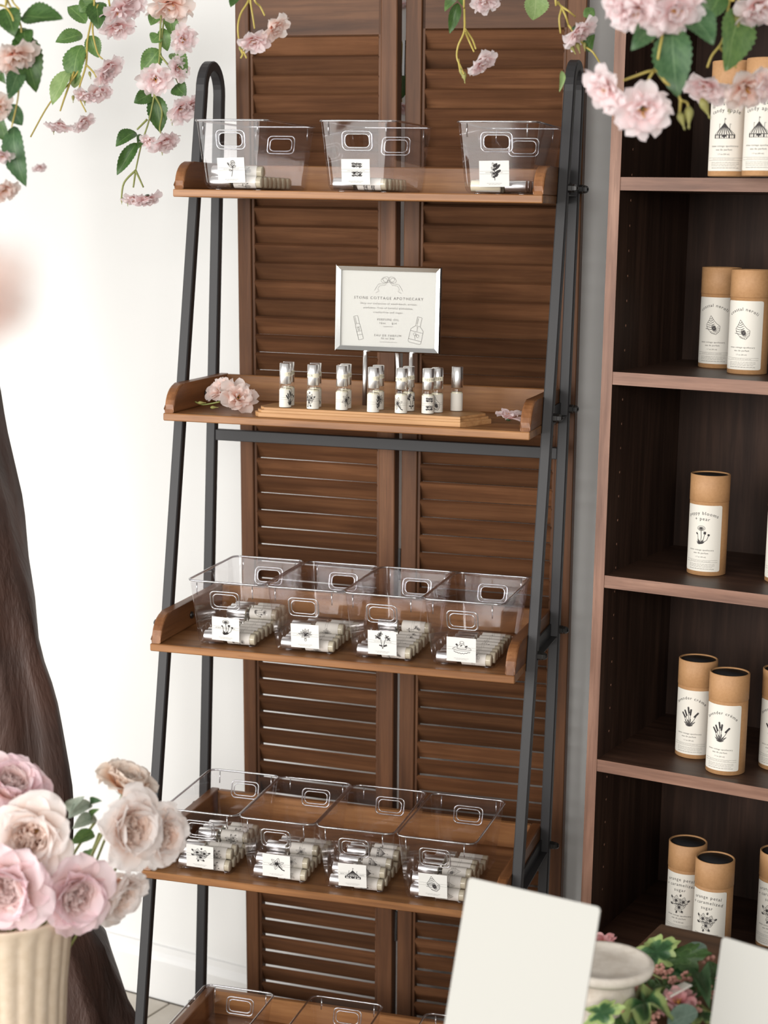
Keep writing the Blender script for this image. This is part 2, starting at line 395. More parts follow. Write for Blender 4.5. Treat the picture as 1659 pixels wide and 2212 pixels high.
        for row in (.75, .45, -.35, -.7):
            x = -.6; q = []
            for i in range(46): x += .028; q.append((x + .06 * math.sin(i * 1.3), row + .17 * math.sin(i * .85) * r.uniform(.4, 1)))
            P.append((q, 1.7))
            for i in range(3): P.append((oval(r.uniform(-.5, .5), row + r.uniform(-.1, .1), .12, .07, r.random()), 1.6))
    elif kind == 'sprig':
        P += [([(0, -1), (0, 0), (-.05, .95)], 1.6)]
        for i, (y, a, L) in enumerate(((-.7, 2.4, .5), (-.6, .8, .55), (-.3, 2.6, .55), (-.2, .5, .8), (.1, 2.3, .6), (.2, .8, .9), (.5, 2.0, .6), (.55, 1.0, .5))): P += lens(0, y, a, L, .15) + (fill(0, y, a, L, 6) if i % 2 else fill(0, y, a, L * .6, 4))
    elif kind == 'magnolia':
        for a, L in ((1.57, .9), (1.1, .95), (2.0, .8), (.6, .9), (2.5, .75), (.2, .8), (2.95, .9), (-.5, .6), (-1.6, .6), (-2.5, .6)): P += lens(0, -.1, a, L, .14)
        P += fill(0, 0, .4, .5, 3) + fill(0, 0, 2.2, .4, 3) + [(oval(0, -.75, .13, .2), 1)]
    elif kind == 'freesia':
        P += [([(-.05, -1), (-.2, 0), (-.4, .8)], 1.5), ([(.0, -1), (.25, 0), (.5, .6)], 1.5)]
        for x, y in ((-.4, .75), (-.7, .5), (.5, .55), (.7, .3), (-.25, .95)):
            for k in range(4): P += lens(x, y, k * 1.6 + x, .28, .08)
        P += fill(-.3, .2, 2.4, .5, 5) + fill(0, -.7, 2.8, .5, 4) + fill(.05, -.7, .4, .55, 5)
    elif kind == 'cake':
        P += [oval(0, -.15, 1.0, .28, 0, 20, PI, 2 * PI), [(-1, -.15), (-.75, .05), (-.5, .1)], [(.5, .1), (.8, .08), (1, -.15)], oval(0, .75, .22, .16)]
        P += [[(-.5, -.1), (-.45, .25), (-.2, .45), (.2, .45), (.45, .25), (.5, -.1)], [(-.2, .7), (-.22, .45)], [(.2, .7), (.22, .45)], oval(0, -.1, .5, .1, 0, 12, PI, 2 * PI)]
        q = [( -.9 + i * .09, -.5 - .28 * math.sin(PI * i / 20) + .05 * math.sin(i * 1.9)) for i in range(21)]; P += [(q, 1.5)]
        P += fill(-.45, .25, 2.2, .35, 5) + fill(.3, .1, .6, .4, 4) + fill(-.2, .2, .6, .3, 3)
    elif kind == 'vanilla':
        for k in range(6): P += lens(0, .05, k * 1.047 + .3, .9, .2) + fill(0, .05, k * 1.047 + .3, .5, 2.5)
        P += [(oval(0, .05, .16, .14), 4), ([(.2, -.2), (.6, -.7), (.95, -.85)], 3)]
    elif kind == 'squiggle':
        pass
    return P
def squiggle(x0, x1, y, h, w, seed):
    r = random.Random(seed); q = []; x = x0; out = []
    while x < x1:
        wl = r.uniform(.0022, .0055); n = int(wl / .00055) + 2
        out.append([(x + wl * i / n, y + h * (.5 if i % 2 else -.5) * r.uniform(.4, 1)) for i in range(n + 1)]); x += wl + .0012
    return strokes(out, w, step=1)
def flat_print(vf, name='print', eps=.0004):
    return mesh(name, [(x, -eps, y) for x, y in vf[0]], vf[1])
def cyl_print(vf, R, name='print'):
    return mesh(name, [(R * math.sin(x / R), -R * math.cos(x / R), y) for x, y in vf[0]], vf[1])
def cyl_patch(R, half, z0, z1, n=14, name='label', round_=.003):
    V = []; Fc = []
    cols = [-half + 2 * half * i / n for i in range(n + 1)]
    e = round_ / R
    cols = [-half, -half + e * .3] + cols[1:-1] + [half - e * .3, half]
    for a in cols:
        d = min(a + half, half - a) * R; ins = max(0, round_ - math.sqrt(max(0, round_ ** 2 - max(0, round_ - d) ** 2))) if d < round_ else 0
        V += [(R * math.sin(a), -R * math.cos(a), z0 + ins), (R * math.sin(a), -R * math.cos(a), z1 - ins)]
    for i in range(len(cols) - 1): Fc.append((2 * i, 2 * i + 2, 2 * i + 3, 2 * i + 1))
    return mesh(name, V, Fc, True)

# ================================================================== the setting
WA = -.225                                   # the wall and the bookcase are turned against the ladder shelf
WD = Vector((math.cos(WA), math.sin(WA), 0)); WN = Vector((-math.sin(WA), math.cos(WA), 0)); WP = Vector((0, .697, 0))
def struct(o): o['kind'] = 'structure'; return o
struct(obj('wall_back', box(-3, 3.2, 0, .1, 0, 2.9), 'wall_paint', loc=WP, rot=(0, 0, WA)))
bb = [(-.016, 0), (-.016, .088), (-.012, .096), (-.007, .104), (-.006, .118), (0, .120), (0, 0)]
struct(obj('baseboard_back', prism(bb, -3, 3.2, 0), 'trim_paint', loc=WP, rot=(0, 0, WA)))
fl = struct(obj('floor', box(-3, 3.2, -4.5, .0, -.08, -.004), 'grout', loc=WP, rot=(0, 0, WA)))
tile = box(-.1485, .1485, -.1485, .1485, -.004, 0, .0015)
for i in range(8):
    for j in range(4):
        obj('tile', tile, 'floor_tile', fl, (-1.3 + i * .3, -.17 - j * .3, 0))

# ================================================================== ladder shelf
LAD = thing('ladder_shelf', 'black metal ladder shelf with five brown wooden tray shelves', 'shelf', (0, 0, 0))
XL, XR = -.0105, .6405
def yf(z): return -.0174 + .172 * z
def yr(z): return .3058 + .047 * z
TB = .0088
def side_frame(x):
    za = 1.915; pf = (yf(za), za); pr_ = (yr(za), za); r = (pr_[0] - pf[0]) / 2; cy = (pf[0] + pr_[0]) / 2
    path = [(yf(0), 0), (yf(.6), .6), (yf(1.2), 1.2), (yf(1.7), 1.7)]
    path += [(cy - r * math.cos(PI * k / 14), za + r * 1.12 * math.sin(PI * k / 14)) for k in range(15)]
    path += [(yr(1.7), 1.7), (yr(1.2), 1.2), (yr(.6), .6), (yr(0), 0)]
    V = []; Fc = []; c = .0018
    sec = [(-TB + c, -TB), (TB - c, -TB), (TB, -TB + c), (TB, TB - c), (TB - c, TB), (-TB + c, TB), (-TB, TB - c), (-TB, -TB + c)]
    for i, p in enumerate(path):
        a = path[max(i - 1, 0)]; b = path[min(i + 1, len(path) - 1)]; ty, tz = b[0] - a[0], b[1] - a[1]; l = math.hypot(ty, tz); ty /= l; tz /= l
        for sx, sn in sec: V.append((x + sx, p[0] - tz * sn * -1, p[1] + ty * sn * -1))
    for i in range(len(path) - 1):
        for k in range(8): k2 = (k + 1) % 8; Fc.append((i * 8 + k, i * 8 + k2, (i + 1) * 8 + k2, (i + 1) * 8 + k))
    Fc.append(tuple(range(8))); Fc.append(tuple((len(path) - 1) * 8 + k for k in range(8)))
    bm = bmesh.new(); me = mesh('side_frame', V, Fc); bm.from_mesh(me); bmesh.ops.recalc_face_normals(bm, faces=bm.faces); bm.to_mesh(me); bm.free()
    return me
for x in (XL, XR): obj('side_frame', side_frame(x), 'black_metal', LAD)
SZ = [1.7326, 1.358, .970, .580, .190]; SY = [.158, .115, .057, .016, -.040]; TH = .0130
W0, W1 = XL + TB + .0004, XR - TB - .0004
nut_prof = [(.0075, 0), (.0075, .006), (.0068, .0065), (.0068, .010), (.0055, .0138), (.003, .0158), (0, .0164)]
nut = lathe(nut_prof, 6, 'cap_nut', smooth=False)
bolt = lathe([(.0065, 0), (.0065, .002), (.004, .0042), (0, .0046)], 10, 'bolt_head')
for z, y0 in zip(SZ, SY):
    y1 = yr(z + .03) + TB
    b = obj('tray', box(W0, W1, y0, y1, z, z + TH, .0015), 'tray_wood', LAD)
    h = .060
    pr_ = [(y0 + .004, TH), (y0 + .006, TH + .006)] + [(y0 + .052 - .046 * math.cos(a), TH + .006 + (h - TH - .006) * math.sin(a)) for a in [PI / 2 * k / 8 for k in range(1, 9)]] + [(y1, h), (y1, TH)]
    for x in (W0, W1 - .018):
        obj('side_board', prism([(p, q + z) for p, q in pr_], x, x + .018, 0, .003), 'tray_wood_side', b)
    obj('back_board', box(W0 + .018, W1 - .018, y1 - .013, y1, z + TH, z + h - .001, .0015), 'tray_wood', b)
    zc = z + .026
    for sx, x in ((-1, XL), (1, XR)):
        obj('shelf_bracket', box(x - .0015 - sx * .0065, x + .0015 - sx * .0065, yf(zc) + TB, yr(zc) - TB, zc - .011, zc + .011), 'black_metal', LAD)
        obj('shelf_bracket_lip', box(min(x, x + sx * .012) - sx * .006, max(x, x + sx * .012) - sx * .006, yf(zc) + TB, yr(zc) - TB, zc - .0125, zc - .0105), 'black_metal', LAD)
        for yy in (yf(zc), yr(zc)):
            obj('cap_nut', nut, 'nut_black', LAD, (x + sx * TB, yy, zc), (0, sx * PI / 2, 0))
        yy = yf(zc) + .045
        obj('bolt_head', bolt, 'nut_black', b, ((W0 + .018) if sx < 0 else (W1 - .018), yy, zc + .008), (0, -sx * PI / 2, 0))
obj('crossbar', box(XL + TB, XR - TB, yr(1.305) - .0075, yr(1.305) + .0075, 1.296, 1.316, .001), 'black_metal', LAD)
obj('crossbar', box(XL + TB, XR - TB, yr(.12) - .0075, yr(.12) + .0075, .11, .13, .001), 'black_metal', LAD)

# ================================================================== louvred folding screen behind it
LEAN = math.atan(.045); PITCH = .0333
SCR = thing('folding_screen', 'dark brown stained louvred shutter screen standing behind the ladder shelf', 'screen', (.3262, .4955, 0))
def panel(x0, y0, wd, yaw, stl, str_, zslat, ztop):
    # x0,y0: lower left corner on the floor; the panel leans towards the ladder at its top
    base = Matrix.Translation((x0 - .3262, y0 - .4955, 0)) @ Matrix.Rotation(yaw, 4, 'Z') @ Matrix.Rotation(LEAN, 4, 'X')
    D = .028
    def put(name, me, mat, m=None, par=SCR): return obj(name, me, mat, par, mw=base @ (m or Matrix()))
    put('stile', box(0, stl, 0, D, .0, 2.22, .0015), 'screen_wood_up'); put('stile', box(wd - str_, wd, 0, D, 0, 2.22, .0015), 'screen_wood_up')
    for x in (stl, wd - str_ - .006): put('stile_bead', box(x, x + .006, .004, D - .004, .1, 2.15, .001), 'screen_wood_up')
    put('rail', box(stl, wd - str_, .004, D - .004, zslat, 2.20, .001), 'screen_wood'); put('rail', box(stl, wd - str_, .004, D - .004, .02, .12, .001), 'screen_wood')
    L = wd - stl - str_ - .010
    a = math.radians(62); ww, tt = .0364 / 2, .0074 / 2
    # slat cross-section in (y, z): the upper edge sits to the front
    prof = []
    for (p, q) in ((-ww, -tt), (-ww + .001, -tt), (ww - .001, -tt), (ww, -tt + .001), (ww, tt - .001), (ww - .001, tt), (-ww + .001, tt), (-ww, tt - .001)):
        prof.append((p * math.cos(a) + q * math.sin(a), -p * math.sin(a) + q * math.cos(a)))
    sl = prism(prof, -L / 2, L / 2, 0, 0, 'slat')
    n = 0; z = zslat - PITCH * .53
    while z > .13:
        put('slat', sl, 'screen_wood', Matrix.Translation((stl + .005 + L / 2, D / 2, z)) @ Matrix.Rotation(random.uniform(-.02, .02), 4, 'X')); z -= PITCH; n += 1
panel(.0150, .5098, .3065, -.05, .0265, .0300, 2.021, 2.22)
panel(.3312, .4945, .3160, .010, .0290, .0330, 2.030, 2.22)
for z in (.35, 1.07, 1.98):
    obj('hinge', box(-.0015, .0025, -.002, .004, -.03, .03), 'nut_black', SCR, (0, .045 * (0 - z) - .0005 + .008, z))

# ================================================================== walnut bookcase with perfume tubes
BKP = WP - WN * .345
A_ = at_plane(1288, 1100, BKP, WN)
BK = Matrix.Translation((A_.x, A_.y, 0)) @ Matrix.Rotation(WA, 4, 'Z')
BC = thing('bookcase', 'walnut veneer open bookcase holding kraft perfume tubes', 'bookcase', mw=BK)
BWD, BT, BH, BDp = .84, .0185, 2.30, .335
for x in (0, BWD - BT):
    sd = obj('side_panel', box(x, x + BT, .0012, BDp, 0, BH), 'walnut_up_shaded', BC)
    obj('edge_band', box(x, x + BT, 0, .0012, 0, BH), 'walnut_edge_up', sd)
    if x == 0:
        hole = lathe([(.0022, 0), (.0022, .0004), (0, .0004)], 8, 'peg_hole')
        for yy in (.05,):
            for k in range(48): obj('peg_hole', hole, 'walnut_edge', sd, (BT, yy, .30 + k * .040), (0, PI / 2, 0))
obj('back_panel', box(BT, BWD - BT, BDp - .006, BDp, 0, BH), 'walnut_up_shaded', BC)
BZ = [2.09, 1.7755, 1.4685, 1.1355, .8235, .505, .10]
for z in BZ + [BH]:
    sh = obj('shelf', box(BT, BWD - BT, .0022, BDp - .006, z - .0205, z), 'walnut', BC)
    obj('edge_band', box(BT, BWD - BT, .001, .0022, z - .0205, z), 'walnut_edge', sh)

TR, THH = .0318, .166
tube_body = lathe([(TR - .0015, 0), (TR, .001), (TR, THH * .735), (TR - .0008, THH * .736)], 40, 'tube_body')
tube_lid = lathe([(TR + .0002, THH * .737), (TR + .0006, THH * .739), (TR + .0006, THH - .0008), (TR - .0002, THH), (TR - .0022, THH - .0003), (TR - .0026, THH - .006), (TR - .0026, THH - .0062)], 40, 'tube_lid')
lid_top = lathe([(TR - .0027, 0), (TR - .0027, .001), (0, .001)], 32, 'lid_recess')
LAB = cyl_patch(TR + .0004, 1.05, .0075, .117, 16)
SCENTS = {'spun': (['spun sugar +', 'candy apple'], 'tent', 'spun sugar + candy apple', 'circus tent'), 'neroli': (['coastal neroli'], 'shell', 'coastal neroli', 'sea shell'),
          'poppy': (['poppy blooms', '+ pear'], 'poppy', 'poppy blooms + pear', 'poppy'), 'lavender': (['lavender crème'], 'lavender', 'lavender crème', 'lavender sprig'),
          'orange': (['orange petal', '+ caramelized', 'sugar'], 'orange', 'orange petal + caramelized sugar', 'orange blossom')}
PRINTS = {}
def tube_print(k):
    if k in PRINTS: return PRINTS[k]
    lines, kind, _, _ = SCENTS[k]; parts = []; z = .1015 if len(lines) < 3 else .1045
    for i, s in enumerate(lines):
        parts.append(arc2(text2d(s, .0078 if len(s) < 14 else .0074, 1.22), .036 + .03 * (len(lines) - 1), z - i * .0092))
    zc = {1: .0715, 2: .0680, 3: .0640}[len(lines)]; s = {'tent': .0160, 'shell': .0155, 'poppy': .0155, 'lavender': .0165, 'orange': .0160}[kind]
    parts.append(strokes(art(kind), .00058, s, s, 0, zc))
    parts.append(move2(text2d('stone cottage apothecary', .0036, 1.15), 0, .0420)); parts.append(move2(text2d('eau de parfum', .0038, 1.15), 0, .0368))
    parts.append(move2(text2d('1.7 oz (50 ml)', .0029, 1.1), 0, .0305))
    for y in (.0262, .0228): parts.append(strokes([[(-.029, y), (.029, y)]], .00026, step=.004))
    parts.append(squiggle(-.018, .016, .0245, .0010, .00022, 1))
    for j, y in enumerate((.0195, .0172, .0149)): parts.append(squiggle(-.021, .021, y, .0013, .00026, j + 5))
    parts.append(squiggle(-.02, .02, .0118, .0019, .00036, 12))
    PRINTS[k] = cyl_print(join(parts), TR + .0006); return PRINTS[k]
BKN = WN
def perfume_tube(u, v, z, k, label, turn=-.33):
    b = 44 * math.sin(math.atan2(CAM.z - z, 2.7))
    p = at_z(u, v - b, z + .0002)
    face = math.atan2(CAM.x - p.x, -(CAM.y - p.y))     # angle towards the camera, about z
    t = thing('perfume_tube', label, 'perfume tube', p, (0, 0, face + turn), 'kraft perfume tubes on the bookcase')
    obj('tube_body', tube_body, 'kraft', t); li = obj('lid', tube_lid, 'kraft', t); obj('lid_recess', lid_top, 'dark_cap', li, (0, 0, THH - .0032))
    lb = obj('label', LAB, 'paper', t); obj('print', tube_print(k), 'ink', lb)
def tl(k, where): return 'kraft cardboard tube with the %s label, %s' % (SCENTS[k][2], where)
perfume_tube(1575.5, 380.6, BZ[1], 'spun', tl('spun', 'left of the pair')); perfume_tube(1650, 380, BZ[1], 'spun', tl('spun', 'right of the pair'))
perfume_tube(1549, 797, BZ[2], 'neroli', tl('neroli', 'rear one of the pair')); perfume_tube(1613, 810, BZ[2], 'neroli', tl('neroli', 'front one of the pair'))
perfume_tube(1525, 1246, BZ[3], 'poppy', tl('poppy', 'standing alone')); perfume_tube(1694, 1264, BZ[3], 'poppy', tl('poppy', 'cut by the right edge'))
perfume_tube(1499, 1642, BZ[4], 'lavender', tl('lavender', 'left and rearmost')); perfume_tube(1566, 1677, BZ[4], 'lavender', tl('lavender', 'in the middle front')); perfume_tube(1680, 1669, BZ[4], 'lavender', tl('lavender', 'cut by the right edge'))
perfume_tube(1477, 2034, BZ[5], 'orange', tl('orange', 'left and rearmost')); perfume_tube(1535, 2075, BZ[5], 'orange', tl('orange', 'in the middle front')); perfume_tube(1673, 2058, BZ[5], 'orange', tl('orange', 'cut by the right edge'))

# ================================================================== clear plastic bins
BW, BL, BHt, TAP = .1325, .230, .112, .0125
def rrect(x0, x1, y0, y1, r, n=5, fx=(), bx=()):
    P = []
    def corner(cx, cy, a0): return [(cx + r * math.cos(a0 + PI / 2 * k / n), cy + r * math.sin(a0 + PI / 2 * k / n)) for k in range(n + 1)]
    P += [(x0 + f * (x1 - x0), y0) for f in fx]
    P += corner(x1 - r, y0 + r, -PI / 2) + corner(x1 - r, y1 - r, 0)
    P += [(x1 - f * (x1 - x0), y1) for f in bx]
    P += corner(x0 + r, y1 - r, PI / 2) + corner(x0 + r, y0 + r, PI); return P
HX = (.332, .668); HZ0, HZ1 = BHt - .0420, BHt - .0210
def ring_at(h, extra=0.0, r=None):
    i = TAP * (1 - h / BHt) + extra
    return rrect(i, BW - i, i, BL - i, r or (.012 + .003 * h / BHt), 5, HX, HX)
_sm = set()
def bin_body():
    V = []; Fc = []
    rings = [(0, .008, .008), (.0012, .0035, .010), (.005, .0008, None), (.010, 0, None), (HZ0, 0, None), (HZ1, 0, None), (BHt, 0, None)]
    for h, e, r in rings: V += [(x, y, h) for x, y in ring_at(h, e, r)]
    n = len(ring_at(0)); holes = {}
    for i in range(len(rings) - 1):
        for k in range(n):
            k2 = (k + 1) % n
            if i == 4 and k in (0, 14): holes[k] = (i * n + k, i * n + k2, (i + 1) * n + k2, (i + 1) * n + k); continue
            if i < 3 or 2 <= k <= 6 or 8 <= k <= 12 or 16 <= k <= 20 or 22 <= k <= 26: _sm.add(len(Fc))
            Fc.append((i * n + k, i * n + k2, (i + 1) * n + k2, (i + 1) * n + k))
    Fc.append(tuple(range(n))[::-1]); paths = []
    for k, (a, b, c, d) in holes.items():
        A, B, C_, D_ = [Vector(V[q]) for q in (a, b, c, d)]; rr = .0075
        ex = (B - A).length; ez = (D_ - A).length; ux = (B - A) / ex; uz = (D_ - A) / ez; base = len(V); loop = []
        for (cx, cz, a0) in ((rr, rr, PI), (ex - rr, rr, 1.5 * PI), (ex - rr, ez - rr, 0), (rr, ez - rr, .5 * PI)):
            for q in range(6):
                an = a0 + PI / 2 * q / 5; p = A + ux * (cx + rr * math.cos(an)) + uz * (cz + rr * math.sin(an)); V.append(tuple(p)); loop.append(p)
        cor = (a, b, c, d)
        for ci in range(4):
            for q in range(5): Fc.append((cor[ci], base + ci * 6 + q, base + ci * 6 + q + 1))
            nx = (ci + 1) % 4; Fc.append((cor[ci], base + ci * 6 + 5, base + nx * 6, cor[nx]))
        paths.append((loop, A, ux, uz, ex, ez))
    return V, Fc, paths
_V, _F, _paths = bin_body(); me_bin = mesh('bin_body', _V, _F, False)
for p in me_bin.polygons: p.use_smooth = p.index in _sm
def rim_mesh():
    pts = [(x, y, BHt) for x, y in ring_at(BHt, -.0006)]
    return tube(pts, .0019, 6, 'rim', True)
me_rim = rim_mesh()
def hring(path, grow, rad):
    loop, A, ux, uz, ex, ez = path; c = A + ux * ex / 2 + uz * ez / 2; out = []
    for p in loop:
        d = p - c; out.append(p + ux * math.copysign(grow, d.dot(ux)) + uz * math.copysign(grow, d.dot(uz)))
    return out
def ring_obj(path):
    a = tube(hring(path, .0002, 0), .0011, 6, 'r', True); b = tube(hring(path, .0048, 0), .0013, 6, 'r', True)
    bm = bmesh.new(); bm.from_mesh(a); bm.from_mesh(b); me = bpy.data.meshes.new('handle_ring'); bm.to_mesh(me); bm.free()
    me.polygons.foreach_set('use_smooth', [True] * len(me.polygons)); return me
me_hr = [ring_obj(p) for p in _paths]
def rib_mesh():
    parts = []
    for y, s in ((0, -1), (BL, 1)):
        for x in (.017, BW - .017):
            yy = y + s * .0006; i = TAP * .022 / BHt * -s
            parts.append(tube([(x, yy + i, BHt - .024), (x, yy, BHt - .003)], .0011, 6))
    bm = bmesh.new()
    for p in parts: bm.from_mesh(p)
    me = bpy.data.meshes.new('rib'); bm.to_mesh(me); bm.free(); return me
me_rib = rib_mesh()
me_foot = lathe([(.006, 0), (.006, .0012), (.0055, .0016)], 12, 'foot')
CW, CH_ = .0490, .0415
me_card = box(-CW / 2, CW / 2, -.0003, 0, 0, CH_, 0, 'label_card')
tilt = math.atan(TAP / BHt)
CARDS = {}
def card_print(kind, name):
    if kind in CARDS: return CARDS[kind]
    s = {'script': .0135, 'rose': .0145, 'cake': .0155, 'orange_card': .016, 'tent': .0135, 'sprig': .0145, 'vanilla': .0145}.get(kind, .0140)
    sy = {'tent': .0105, 'cake': .0125, 'orange_card': .012, 'vanilla': .0125, 'magnolia': .0125}.get(kind, s * .95)
    parts = [strokes(art(kind), .00058, s, sy, .001, CH_ * .58)]
    for y in (CH_ * .50, CH_ * .60): parts.append(strokes([[(-CW / 2 + .0005, y), (CW / 2 - .0005, y)]], .00022, step=1))
    if name: parts.append(move2(text2d(name, .0032, 1.25), 0, CH_ * .53))
    else: parts.append(squiggle(-.014, .014, CH_ * .55, .0016, .0003, len(kind)))
    parts.append(squiggle(-.012, .012, CH_ * .14, .0011, .00022, 3)); parts.append(squiggle(-.009, .01, CH_ * .09, .0011, .00022, 4))
    CARDS[kind] = flat_print(join(parts), eps=.0005); return CARDS[kind]

ORDF = ['first', 'second', 'third', 'fourth', 'fifth', 'sixth', 'seventh', 'eighth', 'ninth', 'tenth']
# vial: lies along +x, cap first
VL, VR = .0925, .0101
CAPL = .0345
def along_x(me):
    for v in me.vertices: v.co = Vector((v.co.z, v.co.y, -v.co.x))
    me.update(); return me
def vial_meshes(L):
    cap = lathe([(.0090, 0), (.0098, .0006), (.0098, CAPL - .0005), (.0094, CAPL)], 20, 'cap')
    gl = lathe([(.0094, CAPL + .0004), (.0096, CAPL + .0025), (.0101, CAPL + .0045), (.0101, L - .0022), (.0092, L - .0003), (.006, L)], 20, 'bottle')
    oil = lathe([(.0085, CAPL + .0075), (.0093, CAPL + .0085), (.0094, L - .002), (.008, L - .001)], 16, 'oil')
    return cap, gl, oil
caps, glass, oilm = [along_x(m) for m in vial_meshes(VL)]
LZ0, LZ1 = CAPL + .0085, VL - .0095
def vial_label():
    me = cyl_patch(.01025, 2.25, LZ0, LZ1, 20, 'label', .0005)
    return along_x(me)
vlabel = vial_label()
VPR = {}
def vial_print(kind):
    if kind in VPR: return VPR[kind]
    parts = [strokes(art(kind), .00040, .0098, .0112, 0, (LZ0 + LZ1) / 2)]
    for y in (-.0022, .0012): parts.append(strokes([[(-.021, (LZ0 + LZ1) / 2 + y), (.021, (LZ0 + LZ1) / 2 + y)]], .00022, step=.002))
    VPR[kind] = along_x(cyl_print(join(parts), .01042)); return VPR[kind]
def make_vial(kind):
    r = bpy.data.objects.new('perfume_vial', None); COL.objects.link(r); r.empty_display_size = .01
    obj('cap', caps, 'chrome', r); b = obj('bottle', glass, 'vial_glass', r); obj('oil', oilm, 'perfume_oil', b)
    lb = obj('label', vlabel, 'paper', r); obj('print', vial_print(kind), 'ink_soft', lb); return r
def bin_(x, y, yaw, zs, kind, name, label, rows, second=(), flip=(), group='clear plastic bins on the ladder shelf', tinted=False):
    b = thing('clear_bin', label, 'bin', (x, y, zs + .0017), (0, 0, yaw), group)
    obj('body', me_bin, 'clear_plastic', b); obj('rim', me_rim, 'plastic_edge', b)
    for m in me_hr: obj('handle_ring', m, 'plastic_edge', b)
    obj('rib', me_rib, 'plastic_edge', b)
    for fx in (.03, BW - .03):
        for fy in (.035, BL - .035): obj('foot', me_foot, 'plastic_edge', b, (fx, fy, -.0016))
    if kind:
        h = .010; cx = BW * random.uniform(.47, .51)
        c = obj('label_card', me_card, 'card_tan' if tinted else 'card_white', b, (cx, TAP * (1 - h / BHt) - .0008, h), (tilt, random.uniform(-.03, .03), 0))
        obj('print', card_print(kind, name), 'ink', c)
    if rows:
        proto = None; mw = Matrix.Translation((x, y, zs + .0017)) @ Matrix.Rotation(yaw, 4, 'Z')
        short = label.split(',')[0].split(' the ')[1]
        def put(px, py, pz, k, fl, tw=0):
            nonlocal proto
            if proto is None: v = proto = make_vial(kind or 'rose')
            else: v = copy_tree(proto)
            m = mw @ Matrix.Translation((px, py, pz)) @ Matrix.Rotation(tw + (PI if fl else 0), 4, 'Z') @ Matrix.Rotation(random.uniform(-.5, .9) * (-1 if fl else 1), 4, 'X')
            v.matrix_world = m
            tag(v, 'vial in the bin with the %s, %s' % (short, k), 'perfume vial', 'vials in the bin with the ' + short)
        x_in = BW / 2 - VL / 2
        for i in range(rows):
            fl = i in flip; j = random.uniform(-.0012, .0012)
            put(BW / 2 + (VL / 2 if fl else -VL / 2) + j, TAP + .0168 + i * .0212, VR + .0014, ORDF[i] + ' from front', fl)
        for i in second:
            fl = i in flip; j = random.uniform(-.0018, .0018)
            put(BW / 2 + (VL / 2 if fl else -VL / 2) + j, TAP + .0168 + (i + .5) * .0212, VR * 2.72 + .0014, 'upper layer, ' + ORDF[list(second).index(i)] + ' from front', fl)
    return b
plain('card_tan', (.74, .62, .48), .75)
k_ = .86
T1 = SZ[0] + TH; T3 = SZ[2] + TH; T4 = SZ[3] + TH; T5 = SZ[4] + TH
bin_(at_y(418, 260, .161).x, .161, -.045, T1, 'rose', None, 'clear bin with the long-stemmed rose card, left on the top shelf', 7, (0,))
bin_(at_y(688, 262, .161).x, .161, -.0106, T1, 'script', None, 'clear bin with the curly script card, middle of the top shelf', 6)
bin_(at_y(994, 265, .161).x - .006, .161, .01, T1, 'sprig', None, 'clear bin with the leafy sprig card, right on the top shelf', 5, (), (0, 1, 2, 3, 4))
for i, (q, kd, nm, lb, rows, sec) in enumerate((((.0643, .0640, .0099), 'poppy', 'poppy blooms + pear', 'clear bin with the poppy card, leftmost on the third shelf', 9, (5, 6, 7)), ((.2035, .0640, .0064), 'magnolia', None, 'clear bin with the leaf whorl card, second on the third shelf', 8, (2,)),
        ((.3385, .0640, .0039), 'freesia', None, 'clear bin with the freesia card, third on the third shelf', 8, (5,)), ((.4742, .0640, .0024), 'cake', None, 'clear bin with the cake stand card, rightmost on the third shelf', 8, ()))):
    bin_(*q, T3, kd, nm, lb, rows, sec)
for i, (q, kd, nm, lb, rows, sec, tn) in enumerate((((.0378, .0215, .0123), 'orange_card', None, 'clear bin with the tan orange blossom card, leftmost on the fourth shelf', 9, (0, 1, 4, 5, 6), True), ((.1735, .0215, .0143), 'vanilla', None, 'clear bin with the star flower card, second on the fourth shelf', 8, (0, 3), False),
        ((.3105, .0215, .0085), 'tent', 'spun sugar + candy apple', 'clear bin with the circus tent card, third on the fourth shelf', 9, (0, 2, 4, 5), False), ((.4490, .0215, -.010), 'shell', 'coastal neroli', 'clear bin with the sea shell card, rightmost on the fourth shelf', 9, (0, 2, 3, 4), False))):
    bin_(*q, T4, kd, nm, lb, rows, sec, (), tinted=tn)
for i, (bl, wh) in enumerate((((445, 2127), 'leftmost'), ((675, 2151), 'middle'), ((921, 2189), 'rightmost'))):
    p = at_z(*bl, T5 + BHt + .0017)
    bin_(p.x, p.y - BL + .002, 0, T5, None, None, 'empty clear bin on the bottom shelf, %s of three' % wh, 0)

